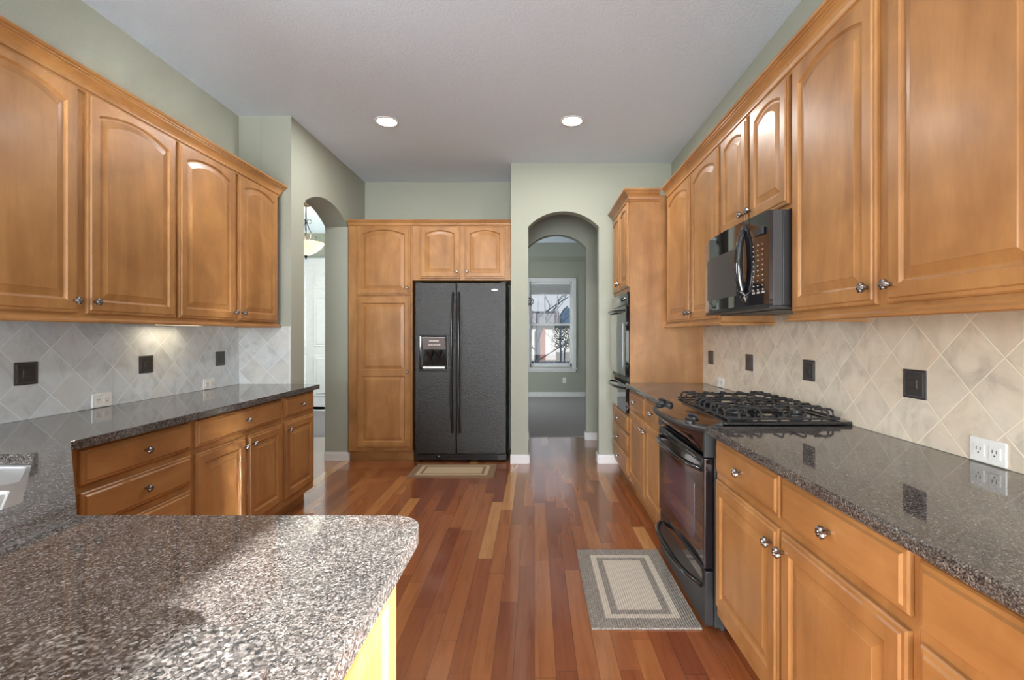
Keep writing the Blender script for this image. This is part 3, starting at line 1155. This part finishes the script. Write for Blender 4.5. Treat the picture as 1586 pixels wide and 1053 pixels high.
def bowl(name, poly, depth, zt, parent):
    n = len(poly)
    cx = sum(p[0] for p in poly) / n
    cy = sum(p[1] for p in poly) / n

    def ring(s, z):
        return [(cx + (p[0] - cx) * s + 1.6, cy + (p[1] - cy) * s - 1.1, z) for p in poly]
    z = zt - (CZ0 - .2)
    L = [ring(1.03, z - .004), ring(1.03, z), ring(1.0, z), ring(.975, z - .006), ring(.965, z - .03), ring(.94, z - depth + .03), ring(.90, z - depth + .006), ring(.84, z - depth)]
    return MB().loops(L, cap0=False).build(name, M_STEEL, parent, smooth=True)


B1 = rounded([(-1.665, 1.572), (-2.06, 1.572), (-2.08, 1.365), (-1.475, 1.365)], [.03, .06, .04, .03])
B2 = rounded([(-1.45, 1.325), (-2.07, 1.325), (-2.06, 1.20), (-1.93, .78), (-1.45, .72), (-1.235, 1.03), (-1.235, 1.10)], [.04, .04, .05, .09, .09, .08, .03])
FL = [(-1.9 + .0 + (p[0] + 1.65) * 1.018 + .25, 1.13 + (p[1] - 1.13) * 1.018) for p in SINK]
MB().poly(FL, [B1, B2], lambda a, b: (a + 1.6, b - 1.1, .1945), lambda a, b: (a + 1.6, b - 1.1, .1985)).build('flange', M_STEEL, sk, smooth=False)
bowl('bowl', rounded([(-1.665, 1.572), (-2.06, 1.572), (-2.08, 1.365), (-1.475, 1.365)], [.03, .06, .04, .03]), .14, CZ0 - .004, sk)
bowl('bowl', rounded([(-1.45, 1.325), (-2.07, 1.325), (-2.06, 1.20), (-1.93, .78), (-1.45, .72), (-1.235, 1.03), (-1.235, 1.10)], [.04, .04, .05, .09, .09, .08, .03]), .175, CZ0 - .004, sk)
MB().lathe([(.042, 0), (.042, .003), (.03, .004), (.028, .001)], (0.02, -.06, .026), 'Z', 20).build('drain', M_STEEL, sk, smooth=True)

# ------------------------------------------------------------------ oven tower (right wall, far end)
TX = .78
TY0, TY1 = 3.92, 4.70
tw = TY1 - TY0
td = WRX - TX - .002
tower = thing('oven_tower_cabinet', 'tall maple oven tower with doors above and drawers below the wall oven', 'cabinet', (TX, TY1, 0), -R90)
m = MB()
m.box(tw - .02, tw, 0, td, TOE, 2.45)                                  # near side panel
m.build('side_panel', M_WOOD, tower, bevel=.0015)
m = MB()
m.box(0, .02, 0, td, TOE, 2.45)
m.build('side_panel', M_WOOD, tower, bevel=.0015)
MB().box(.021, tw - .021, 0, td - .001, 1.665, 2.449).build('upper_box', M_WOOD, tower)
MB().box(.021, tw - .021, 0, td - .001, TOE, .655).build('drawer_box', M_WOOD, tower)
MB().box(0, tw, .075, td, 0, TOE - .001).build('toe_kick', M_WOODH, tower)
MB().box(-.155, -.001, .03, .05, TOE, 2.45).build('filler_strip', M_WOOD, tower)
hw = tw / 2
door(tower, .02, hw - .006, 1.704, 2.405, (hw - .034, 1.76), arch=True)
door(tower, hw + .006, tw - .02, 1.704, 2.405, (hw + .034, 1.76), arch=True)
for (a, b_) in ((.50, .635), (.325, .475), (.15, .30)):
    drawer(tower, .02, tw - .02, a, b_)
sweep(tower, 'crown_molding', [(0, 0), (tw, 0), (tw, .236)], CROWN, CROWN_Z)

# wall oven
ov = thing('wall_oven', 'black built-in wall oven in the maple tower', 'oven', (TX, TY1, .905), -R90)
ow0, ow1 = .024, tw - .024
MB().box(ow0, ow1, .0, .52, .0, .755).build('oven_body', M_BLACKM, ov)
MB().box(ow0 - .012, ow1 + .012, -.022, -.001, .655, .755).build('control_panel', M_BLACK, ov, bevel=.003)
MB().box(.30, .45, -.0235, -.0222, .685, .725).build('display', M_WINK, ov)
for i in range(2):
    MB().lathe([(.014, 0), (.013, .012), (.004, .016)], (.56 + i * .07, -.022, .705), 'Y', 16).build('dial', M_BLACK, ov, smooth=True)
od = MB().box(ow0 - .012, ow1 + .012, -.035, -.001, .06, .645).build('oven_door', M_GLASSK, ov, bevel=.004)
MB().box(.12, tw - .12, -.037, -.0355, .13, .50).build('window', M_WINK, od)


def bar_handle(parent, x0, x1, y, z, out=.045, r=.011, mat=None, rise=0.0, name='handle', pts=14):
    P = []
    R = []
    for k in range(pts + 1):
        t = k / pts
        e = min(1, math.sin(PI * t) * 1.6)
        bow = math.sin(PI * t)
        P.append((x0 + (x1 - x0) * t, y - out * (0.55 * min(1, e) + .45 * bow), z + rise * bow))
        R.append(r * (0.8 + 0.3 * bow))
    return MB().tube(P, R, 10).build(name, mat or M_BLACK, parent, smooth=True)


bar_handle(od, .04, tw - .04, -.034, .605, .06, .013)
MB().box(ow0, ow1, -.018, -.001, .02, .052).build('vent_trim', M_BLACKM, ov, bevel=.002)

wd = thing('warming_drawer', 'black warming drawer under the wall oven', 'oven', (TX, TY1, .66), -R90)
MB().box(ow0, ow1, .0, .5, 0, .235).build('drawer_body', M_BLACKM, wd)
wf_ = MB().box(ow0 - .012, ow1 + .012, -.033, -.001, .0, .232).build('drawer_front', M_GLASSK, wd, bevel=.004)
bar_handle(wf_, .04, tw - .04, -.032, .205, .06, .013)

# ------------------------------------------------------------------ pantry and the cabinet over the fridge (facing -Y)
YP = 4.95
PX0, PX1 = -1.925, -1.262
pan = thing('pantry_cabinet', 'tall maple pantry cabinet standing between the hall arch and fridge', 'cabinet', (PX0, YP, 0))
pw_ = PX1 - PX0
MB().box(0, pw_, 0, .50, TOE, 2.45).build('cabinet_box', M_WOOD, pan, bevel=.0015)
MB().box(0, pw_ - .0, .05, .065, 0, TOE - .001).box(0, pw_, .066, .5, 0, TOE - .001).build('toe_kick', M_WOODH, pan)
dx0, dx1 = -1.834 - PX0, -1.282 - PX0
door(pan, dx0, dx1, 1.715, 2.430, (dx1 - .028, 1.79), arch=True)
lowd = door(pan, dx0, dx1, .145, 1.695, (dx1 - .025, .925), panels=[(.06, .74), (.80, 1.49)])
FX1 = -.246
sweep(pan, 'crown_molding', [(-.0, 0), (pw_, 0)], [(a * .6, b_ * .6) for a, b_ in CROWN], 2.49)

of = thing('over_fridge_cabinet', 'short two-door maple cabinet above the black fridge', 'cabinet', (PX1 + .001, YP, 1.868))
ofw = FX1 - PX1 - .002
MB().box(0, ofw, 0, .50, 0, 2.45 - 1.868).build('cabinet_box', M_WOOD, of, bevel=.0015)
a0, a1 = -1.182 - PX1, -.771 - PX1
b0, b1 = -.722 - PX1, -.302 - PX1
door(of, a0, a1, 1.888 - 1.868, 2.425 - 1.868, (a1 - .028, .09), arch=True)
door(of, b0, b1, 1.888 - 1.868, 2.425 - 1.868, (b0 + .028, .09), arch=True)
sweep(of, 'crown_molding', [(0, 0), (ofw, 0)], [(a * .6, b_ * .6) for a, b_ in CROWN], 2.49 - 1.868)

# ------------------------------------------------------------------ fridge
FY = 4.90
fr = thing('refrigerator', 'black side-by-side refrigerator with textured doors and ice dispenser', 'refrigerator', (-1.225, FY, 0))
fw = .935
MB().box(0, fw, .075, .56, .03, 1.835).build('fridge_body', M_BLACKM, fr, bevel=.004)
sx = .418


def dloop(x0, x1, z0, z1):
    """door of a fridge: front bowed very slightly"""
    return None


# freezer door with the dispenser opening
fz = MB().poly([(0, .085), (sx, .085), (sx, 1.838), (0, 1.838)], [[(.05, .94), (.335, .94), (.335, 1.30), (.05, 1.30)]],
               lambda a, b: (a, 0, b), lambda a, b: (a, .07, b)).build('freezer_door', M_FRIDGE, fr, bevel=.007, seg=3, angle=.9)
rd = MB().box(sx + .007, fw, 0, .07, .085, 1.838).build('fridge_door', M_FRIDGE, fr, bevel=.007, seg=3)
dp = MB()
ox0, ox1, oz0, oz1 = .052, .333, .942, 1.298


def RL(i, y):
    return [(ox0 + i, y, oz0 + i), (ox1 - i, y, oz0 + i), (ox1 - i, y, oz1 - i), (ox0 + i, y, oz1 - i)]


dp.loops([RL(-.008, -.001), RL(-.008, -.008), RL(.0, -.010), RL(.014, -.008), RL(.018, .064)], cap0=False)
dp.build('dispenser_frame', M_BLACK, fz)
MB().poly([(-.008, 1.285), (-.010, 1.275), (.025, 1.155), (.062, 1.155), (.062, 1.285)], [], lambda a, b: (.072, a, b), lambda a, b: (.313, a, b)).build('dispenser_controls', M_SILV, fz, bevel=.002)
m = MB()
for i in range(5):
    m.box(.135 + i * .026, .155 + i * .026, .003, .012, 1.195, 1.212)
m.box(.145, .245, -.004, .006, 1.235, 1.262)
m.build('dispenser_buttons', M_MARK, fz, bevel=.001)
m = MB()
for cx in (.15, .235):
    m.lathe([(.008, 0), (.012, .03), (.030, .055), (.036, .085), (.02, .1)], (cx, .03, 1.05), 'Z', 16)
m.build('dispenser_paddle', M_BLACK, fz, smooth=True)
MB().box(.08, .305, .0, .06, .962, .982).build('drip_tray', M_STEEL, fz, bevel=.002)
for (par, x, s) in ((fz, sx - .026, -1), (rd, sx + .033, 1)):
    P = []
    Rr = []
    for k in range(17):
        t = k / 16
        z = .31 + 1.43 * t
        out = .016 + .045 * min(1, math.sin(PI * t) * 2.2)
        P.append((x + s * (.006 * math.sin(PI * t) + .006 * (1 - t)), -out, z))
        Rr.append(.019 - .004 * t)
    MB().tube(P, Rr, 12, flat=.75).build('handle', M_BLACK, par, smooth=True)
MB().lathe([(.034, 0), (.034, .003), (.030, .004), (.002, .0045)], (0, 0, 0), 'Y', 28).build('badge', M_BADGE, rd, (-.409 + 1.225, -.001, 1.766)).scale = (1, 1, .36)
bo = MB()
bo.tube([(-.016, -.0052, -.001), (-.006, -.0052, .002), (.006, -.0052, -.001), (.017, -.0052, .001)], .0012, 5)
bo.build('badge_mark', M_GREYM, rd, (-.409 + 1.225, -.001, 1.766))
gr = MB()
gr.box(.0, fw, .03, .075, .018, .078)
for i in range(3):
    gr.box(.30, fw - .09, .022, .03, .028 + i * .015, .036 + i * .015)
gr.build('base_grille', M_BLACKM, fr, bevel=.002)
MB().lathe([(.022, 0), (.022, .014), (.016, .018)], (.235, .030, .050), 'Y', 18).build('filter_knob', M_BLACK, fr, smooth=True)
for x in (.03, fw - .03):
    MB().box(x - .03, x + .03, .03, .12, 1.839, 1.856).build('hinge_cover', M_BLACK, fr, bevel=.004)
for x in (.03, fw - .05):
    MB().lathe([(.018, 0), (.018, .03)], (x, .12, 0), 'Z', 12).build('foot', M_BLACKM, fr)

# ------------------------------------------------------------------ microwave
MWF, MWN = 2.757, 2.007
mw = thing('microwave', 'glossy black over-the-range microwave with curved handle', 'microwave', (.985, MWF, 1.42), -R90)
mww = MWF - MWN
MB().box(0, mww, .055, WRX - .985 - TT - .004, .012, .415).build('microwave_body', M_BLACKM, mw, bevel=.003)
MB().box(-.001, mww + .001, .0145, .054, .012, .414).build('front_bezel', M_BEZEL, mw, bevel=.002)


def bow_front(x0, x1, z0, z1, ybase, bow, W_, thick, n=14):
    L = []
    for k in range(n + 1):
        x = x0 + (x1 - x0) * k / n
        u = (x - W_ / 2) / (W_ / 2)
        y = ybase - bow * (1 - u * u)
        L.append([(x, y, z0), (x, y + .0, z1), (x, thick, z1), (x, thick, z0)])
    return MB().loops(L)


md = bow_front(.0, .595, .02, .413, -.002, .022, mww, .014).build('microwave_door', M_GLASSK, mw, smooth=False)
mwn = bow_front(.05, .47, .075, .30, -.003, .0225, mww, -.001).build('window', M_MWIN, md)
mc = bow_front(.598, mww, .02, .413, -.002, .022, mww, .014).build('control_panel', M_GLASSK, mw)
P = [(.555, -.014 - .036 * math.sin(PI * k / 14) ** .7, .04 + .35 * k / 14) for k in range(15)]
MB().tube(P, [.012 + .007 * math.sin(PI * k / 14) for k in range(15)], 10).build('handle', M_BLACK, md, smooth=True)
m = MB()
for r_ in range(9):
    for c_ in range(3):
        x = .625 + c_ * .036
        z = .10 + r_ * .022
        u = (x - mww / 2) / (mww / 2)
        y = -.002 - .022 * (1 - u * u) - .0015
        m.mi = 1 if (c_ == 2 and r_ > 3) else 0
        m.box(x + .003, x + .013 - .003 * ((r_ + c_) % 3), y, y + .001, z, z + .005)
m.build('keypad', [M_MARK, M_REDMARK], mc)
m = MB()
for c_ in range(3):
    x = .622 + c_ * .038
    u = (x - mww / 2) / (mww / 2)
    y = -.002 - .022 * (1 - u * u) - .0015
    m.box(x, x + .024, y, y + .001, .068, .076)
    m.box(x + .004, x + .012, y, y + .001, .080, .088)
m.build('keypad_base', M_MARK, mc)
x = .625
y = -.002 - .022 * (1 - ((x - mww / 2) / (mww / 2)) ** 2) - .004
MB().box(.64, .72, -.0185, -.010, .32, .35).build('display', M_BLACKM, mc)
m = MB().box(.0, mww, .0, WRX - .985 - TT - .006, 0, .011)
for i in range(5):
    m.box(.06 + i * .13, .16 + i * .13, .06, .24, -.005, 0)
m.build('underside_grille', M_BLACKM, mw, bevel=.001)

# ------------------------------------------------------------------ stove
SF, SN = 2.850, 2.085
st = thing('gas_range', 'black slide-in gas range with bowed control panel and two curved handles', 'stove', (.785, SF, 0), -R90)
sw = SF - SN
MB().box(.004, sw - .004, .0, .575, .03, .905).build('range_body', M_GREYM, st, bevel=.003)
m = MB().box(-.012, sw + .012, .035, .592, .9165, .932)
ct = m.build('cooktop', M_BLACK, st, bevel=.004)
# control panel: bowed front, sloping down from the cooktop
n = 20
L = []
for k in range(n + 1):
    x = sw * k / n
    u = (x - sw / 2) / (sw / 2)
    bow = .095 * (1 - abs(u) ** 2.6)
    yf_ = -.040 - bow
    L.append([(x, .034, .931), (x, yf_ + .012, .905), (x, yf_, .897), (x, yf_ + .003, .878), (x, yf_ + .030, .850), (x, -.034 + .004, .785), (x, -.002, .782), (x, -.002, .905), (x, .034, .915)])
cp = MB().loops(L).build('control_panel', M_BLACK, st, smooth=True)


RIM = []
for k in range(41):
    x = sw * k / 40
    u = (x - sw / 2) / (sw / 2)
    RIM.append((x, -.040 - .095 * (1 - abs(u) ** 2.6) + .004, .893))
MB().tube(RIM, .013, 10).build('rim', M_BLACKM, cp, smooth=True)


def range_knob(x, y, turn):
    m_ = MB().lathe([(.028, 0), (.028, .004), (.024, .007), (.022, .010), (.0215, .024), (.019, .028), (.002, .029)], (0, 0, 0), 'Z', 24, lobes=10, depth=.06, lobe_from=4)
    m_.tube([(-.024, 0, .030), (-.012, 0, .034), (.012, 0, .034), (.024, 0, .030)], [.005, .0075, .0075, .005], 8)
    ob = m_.build('burner_knob', M_BLACKM, cp, (x, y, .904 + (y + .04) * .36), smooth=True)
    ob.rotation_euler = (.34, 0, turn)
    return ob


for (x, y, a_) in ((.075, -.040, .5), (.135, -.075, 1.1), (.195, -.035, .2), (.60, -.040, .9), (.655, -.070, .3)):
    range_knob(x, y, a_)
for xx, ww in ((0.001, .012), (sw - .010, .016)):
    MB().poly([(-.048, .775), (-.048, .885), (-.035, .905), (.034, .931), (.034, .775)], [], lambda a, b: (xx, a, b), lambda a, b: (xx + ww, a, b)).build('end_cap', M_GREYM, st, bevel=.002)
# oven door
od = MB().box(.006, sw - .006, -.046, -.002, .285, .770).build('oven_door', M_GLASSK, st, bevel=.006, seg=3)
MB().poly(rounded([(.13, .36), (sw - .13, .36), (sw - .13, .64), (.13, .64)], .03), [], lambda a, b: (a, -.0475, b), lambda a, b: (a, -.0462, b)).build('window', M_WINK, od)
MB().box(.03, sw - .03, -.047, -.010, .752, .762).box(.03, sw - .03, -.047, -.010, .738, .745).build('vent_slots', M_GREYM, od)


def stove_handle(parent, z, out, name='handle', drop=0.0):
    P = []
    Rr = []
    for k in range(21):
        t = k / 20
        u = abs(2 * t - 1)
        o_ = out * (1 - u ** 5) * (0.62 + .38 * (1 - u * u))
        P.append((.03 + (sw - .06) * t, -.048 - o_, z - drop * (1 - u ** 2)))
        Rr.append(.014)
    return MB().tube(P, Rr, 12, flat=.8).build(name, M_BLACK, parent, smooth=True)


stove_handle(od, .715, .055, drop=-.01)
dr = MB().box(.006, sw - .006, -.040, -.002, .035, .275).build('storage_drawer', M_BLACKM, st, bevel=.004)
MB().box(.03, sw - .03, -.042, -.0405, .225, .268).build('finger_recess', M_BLACK, dr)
stove_handle(dr, .205, .06, drop=-.012)
for (x, y) in ((.05, .05), (sw - .05, .05), (.05, .5), (sw - .05, .5)):
    MB().lathe([(.018, 0), (.018, .03)], (x, y, 0), 'Z', 10).build('foot', M_BLACKM, st)
# burners
BUR = [(.17, .17, .048), (.17, .44, .036), (sw - .16, .15, .058), (sw - .16, .44, .030), (sw / 2, .31, .042)]
for (x, y, r) in BUR:
    bz = MB().lathe([(r * 1.25, 0), (r * 1.2, .006), (r * .85, .010), (r * .8, .016), (r, .018), (r, .025), (r * .9, .029), (r * .3, .030), (.001, .030)], (x, y, .932), 'Z', 28)
    bz.build('burner', M_CAP, ct, smooth=True)


def grate(x0, x1, y0, y1, burners):
    m = MB()
    zt, zb = .976, .936
    b_ = .0055
    for (a, c, d_, e) in ((x0, x1, y0, y0), (x0, x1, y1, y1)):
        m.tube([(a, c if False else d_, zb + .004), (c, d_, zb + .004)], b_, 6)
    for x in (x0, x1):
        m.tube([(x, y0, zb + .004), (x, y1, zb + .004)], b_, 6)
    nleg = 5
    for s, yy in ((1, y0), (-1, y1)):
        for k in range(3):
            x = x0 + (x1 - x0) * (k + .5) / 3
            m.tube([(x, yy, zb + .004), (x, yy + s * .004, zt - .010), (x, yy + s * .014, zt - .001), (x, yy + s * .05, zt), (x, yy + s * .085, zt)], b_, 6)
    for s, xx in ((1, x0), (-1, x1)):
        for k in range(5):
            y = y0 + (y1 - y0) * (k + .5) / 5
            m.tube([(xx, y, zb + .004), (xx + s * .004, y, zt - .010), (xx + s * .014, y, zt - .001), (xx + s * .04, y, zt), (xx + s * (x1 - x0) * .34, y, zt)], b_, 6)
    for (bx, by, r) in burners:
        for k in range(4):
            a = PI / 4 + k * PI / 2
            m.tube([(bx + .022 * math.cos(a), by + .022 * math.sin(a), zt + .001), (bx + (r + .055) * math.cos(a), by + (r + .055) * math.sin(a), zt + .001)], b_ * .9, 6)
    cx = (x0 + x1) / 2
    m.tube([(cx, y0 + .08, zt), (cx, y1 - .08, zt)], b_, 6)
    return m.build('grate', M_IRON, ct, smooth=True)


grate(.02, .275, .065, .555, BUR[0:2])
grate(.285, sw - .285, .065, .555, BUR[4:5])
grate(sw - .275, sw - .02, .065, .555, BUR[2:4])

# ------------------------------------------------------------------ rugs


def rug(name, label, cx, cy, w_, l_, rings, mats):
    t = MB()
    z = .008
    hw_, hl = w_ / 2, l_ / 2
    t.mi = 0
    t.loops([[(-hw_, -hl, 0), (hw_, -hl, 0), (hw_, hl, 0), (-hw_, hl, 0)], [(-hw_, -hl, z), (hw_, -hl, z), (hw_, hl, z), (-hw_, hl, z)]], cap1=False)
    for k in range(len(rings)):
        a = rings[k]
        t.mi = mats_i = k % 2
        A = [(-hw_ + a, -hl + a, z), (hw_ - a, -hl + a, z), (hw_ - a, hl - a, z), (-hw_ + a, hl - a, z)]
        if k + 1 < len(rings):
            b_ = rings[k + 1]
            B = [(-hw_ + b_, -hl + b_, z), (hw_ - b_, -hl + b_, z), (hw_ - b_, hl - b_, z), (-hw_ + b_, hl - b_, z)]
            t.loops([A, B], cap0=False, cap1=False)
        else:
            t.add(A, [(0, 1, 2, 3)])
    o = t.build(name, mats, loc=(cx, cy, .0005))
    tag(o, label, 'rug')
    return o


rug('kitchen_rug', 'grey and cream bordered rug in front of the gas range', .499, 2.513, .49, .772, [0, .072, .104, .138], [M_RUG_G, M_RUG_C])
rug('kitchen_rug', 'brown and tan bordered mat in front of the black fridge', -.775, 4.60, .80, .46, [0, .065, .10, .125], [M_RUG_B, M_RUG_T])

# ------------------------------------------------------------------ recessed ceiling lights


def can(x, y, label, power=14):
    t = thing('recessed_ceiling_light', label, 'ceiling light', (x, y, CZ), 0, 'recessed ceiling lights')
    MB().lathe([(.096, 0), (.096, -.004), (.088, -.008), (.078, -.006), (.076, -.002)], (0, 0, 0), 'Z', 36).build('trim_ring', M_WHITE, t, smooth=True)
    MB().lathe([(.075, -.001), (.075, -.009), (.06, -.014), (.001, -.016)], (0, 0, 0), 'Z', 36).build('lens', M_LAMP, t, smooth=True)
    l = bpy.data.lights.new('downlight', 'AREA')
    l.shape = 'DISK'
    l.size = .14
    l.energy = power
    l.color = (1, .97, .93)
    o = bpy.data.objects.new('downlight', l)
    COL.objects.link(o)
    o.location = (x, y, CZ - .02)


can(-1.207, 3.912, 'round recessed light in the ceiling toward the pantry side')
can(.305, 3.90, 'round recessed light in the ceiling in front of the tall arch')
# ------------------------------------------------------------------ hall bowl light
hl = thing('bowl_ceiling_light', 'bronze hanging light with glowing alabaster bowl seen through the hall arch', 'ceiling light', (-3.05, 6.39, 3.05))
MB().lathe([(.075, 0), (.075, -.012), (.05, -.028), (.012, -.038)], (0, 0, 0), 'Z', 24).build('canopy', M_BRONZE, hl, smooth=True)
MB().tube([(0, 0, -.03), (0, 0, -.74)], .008, 8).build('stem', M_BRONZE, hl, smooth=True)
for k in range(3):
    a = 2 * PI * k / 3 + .1
    ca, sa = math.cos(a), math.sin(a)
    prof = [(.01, -.23), (.035, -.20), (.065, -.215), (.07, -.25), (.045, -.262)]
    P = [(r * ca, r * sa, z) for r, z in prof]
    MB().tube(P, .005, 6).build('scroll', M_BRONZE, hl, smooth=True)
    prof = [(.012, -.24), (.03, -.31), (.06, -.37), (.07, -.43), (.05, -.48), (.075, -.50), (.12, -.49), (.14, -.45), (.12, -.43)]
    MB().tube([(r * ca, r * sa, z) for r, z in prof], .006, 6).build('arm', M_BRONZE, hl, smooth=True)
MB().lathe([(.225, -.515), (.228, -.522), (.19, -.58), (.13, -.635), (.06, -.675), (.015, -.685), (.015, -.680), (.06, -.668), (.125, -.628), (.18, -.575), (.215, -.518)], (0, 0, 0), 'Z', 36).build('glass_bowl', M_ALAB, hl, smooth=True)
MB().lathe([(.012, -.68), (.022, -.69), (.016, -.71), (.008, -.725), (.001, -.74)], (0, 0, 0), 'Z', 16).build('finial', M_BRONZE, hl, smooth=True)
l = bpy.data.lights.new('bowl_bulb', 'POINT')
l.energy = 12
l.shadow_soft_size = .05
l.color = (1, .8, .55)
o = bpy.data.objects.new('bowl_bulb', l)
COL.objects.link(o)
o.location = (-3.05, 6.39, 2.62)

# far room iron chandelier, only the tip of a scroll shows past the arch
ch = thing('iron_chandelier', 'black wrought iron scroll of a chandelier in front of the far window', 'chandelier', (-.34, 8.2, 3.12))
MB().lathe([(.06, 0), (.06, -.01), (.02, -.03)], (0, 0, 0), 'Z', 20).build('canopy', M_BRONZE, ch, smooth=True)
MB().tube([(0, 0, -.02), (0, 0, -1.34)], .008, 8).build('stem', M_BRONZE, ch, smooth=True)
for k in range(5):
    a = 2 * PI * k / 5
    ca, sa = math.cos(a), math.sin(a)
    P = []
    for q in range(12):
        t = q / 11
        P.append((.02 + .17 * t, -1.28 - .09 * math.sin(PI * t * .9)))
    for q in range(1, 22):
        th = -PI / 2 + q * PI * .17
        rr = .070 * (1 - q / 26)
        P.append((.20 + .055 + rr * math.cos(th), -1.24 + .0 + rr * math.sin(th)))
    MB().tube([(r * ca, r * sa, z) for r, z in P], .009, 6).build('scroll_arm', M_BRONZE, ch, smooth=True)

# ------------------------------------------------------------------ outdoors beyond the far window
M_GRASS = simple('dry_lawn', (0.16, 0.155, 0.14), 0.95)
M_SIDING = simple('pale_siding', (0.30, 0.29, 0.28), 0.8)
M_BLUE = simple('blue_grey_siding', (0.025, 0.05, 0.085), 0.8)
M_ROOF = simple('grey_shingles', (0.075, 0.072, 0.08), 0.9, bumps=(30, .5, .02))
M_BRICK = simple('red_brick', (0.14, 0.06, 0.045), 0.8)
M_BARK = simple('blue_grey_bark', (0.012, 0.02, 0.032), 0.9)
M_FENCE = simple('dark_blue_fence', (0.012, 0.02, 0.035), 0.8)
M_LEAF = simple('dark_shrub', (0.02, 0.035, 0.02), 0.9)
g = struct(MB().box(-30, 40, YW + .4, 80, -.7, -.6).build('ground', M_GRASS))
hs = thing('house', 'pale house with grey shingle roof and brick pillar seen through the window', 'house', (-2.6, 36, -.6))
MB().box(-6, 4.2, 0, 8, 0, 2.6).build('house_wall', M_SIDING, hs)
MB().poly([(-.5, 2.55), (8.5, 2.55), (4, 3.85)], [], lambda a, b: (-6.5, a, b), lambda a, b: (4.6, a, b)).build('roof', M_ROOF, hs)
MB().box(3.0, 3.4, -.5, -.1, 0, 2.4).build('brick_pillar', M_BRICK, hs)
MB().box(.6, 2.2, -.06, -.01, .9, 2.1).build('house_window', M_BLUE, hs)
h2 = thing('house', 'house with steep blue grey gable seen through the window', 'house', (4.0, 52, -.6))
MB().box(-3.2, 5, 0, 8, 0, 3.2).build('house_wall', M_SIDING, h2)
MB().poly([(-1.8, 2.9), (1.0, 2.9), (-.5, 5.0)], [], lambda a, b: (a, -.6, b), lambda a, b: (a, 6, b)).build('gable', M_BLUE, h2)
MB().poly([(-.5, 3.2), (8.5, 3.2), (4, 4.3)], [], lambda a, b: (-.3, a, b), lambda a, b: (5.4, a, b)).build('roof', M_ROOF, h2)
fe = thing('garden_fence', 'dark low fence across the bottom of the window view', 'fence', (0, 14.8, -.6))
m = MB()
for k in range(40):
    m.box(-4 + k * .2, -4 + k * .2 + .185, 0, .02, .1, 1.08)
m.build('boards', M_FENCE, fe)
MB().box(-4, 4, .02, .06, .9, .98).box(-4, 4, .02, .06, .2, .28).build('rails', M_FENCE, fe)
for k in range(5):
    MB().box(-4 + k * 2, -3.9 + k * 2, .06, .16, 0, 1.12).build('fence_post', M_FENCE, fe)


def branch(m, p, d_, length, r, depth):
    pts = [p]
    q = Vector(p)
    dv = Vector(d_).normalized()
    for k in range(4):
        dv = (dv + Vector((random.uniform(-.15, .15), random.uniform(-.15, .15), random.uniform(-.02, .12)))).normalized()
        q = q + dv * length / 4
        pts.append(tuple(q))
        if depth > 0 and k >= 1:
            for s in range(1 if (k == 2 or depth > 1) else 0):
                a = random.uniform(0, 2 * PI)
                nd_ = dv + Vector((math.cos(a), math.sin(a), random.uniform(.0, .6))) * .9
                branch(m, tuple(q), nd_, length * random.uniform(.5, .7), r * .5, depth - 1)
    m.tube(pts, [r * (1 - .15 * k) for k in range(5)], 5)


def tree(x, y, r, length, label, seed):
    random.seed(seed)
    t = thing('bare_tree', label, 'tree', (x, y, -.6))
    MB().tube([(0, 0, 0), (.02, 0, .9), (-.02, 0, 1.8), (.03, 0, 2.7)], [r, r * .9, r * .8, r * .65], 8).build('trunk', M_BARK, t, smooth=True)
    m = MB()
    for k in range(6):
        a = k * 2.4
        z = 1.0 + k * .30
        branch(m, (0, 0, z), (math.cos(a), math.sin(a) * .5, .55), length, r * .35, 2)
    m.build('branches', M_BARK, t)
    return t


tree(.10, 16.5, .075, 1.5, 'bare blue grey tree close outside the far window', 3)
tree(1.3, 24, .05, 1.7, 'bare thin tree further off beside the gabled house', 5)
sh_ = thing('garden_shrub', 'dark leafy shrub in front of the gabled house outside', 'shrub', (1.62, 26, -.6))
m = MB()
random.seed(2)
for k in range(900):
    a = random.uniform(0, 2 * PI)
    h = random.uniform(1.2, 2.4)
    rr = .75 * random.random() ** .5
    x, y, z = rr * math.cos(a), rr * math.sin(a), h
    s = .06
    u = Vector((random.uniform(-1, 1), random.uniform(-1, 1), random.uniform(-1, 1))).normalized() * s
    v = Vector((random.uniform(-1, 1), random.uniform(-1, 1), random.uniform(-1, 1))).normalized() * s
    m.add([(x, y, z), (x + u.x, y + u.y, z + u.z), (x + u.x + v.x, y + u.y + v.y, z + u.z + v.z), (x + v.x, y + v.y, z + v.z)], [(0, 1, 2, 3)])
m.build('leaves', M_LEAF, sh_)
MB().tube([(0, 0, 0), (.02, 0, 1.2)], .04, 6).build('stem', M_BARK, sh_)
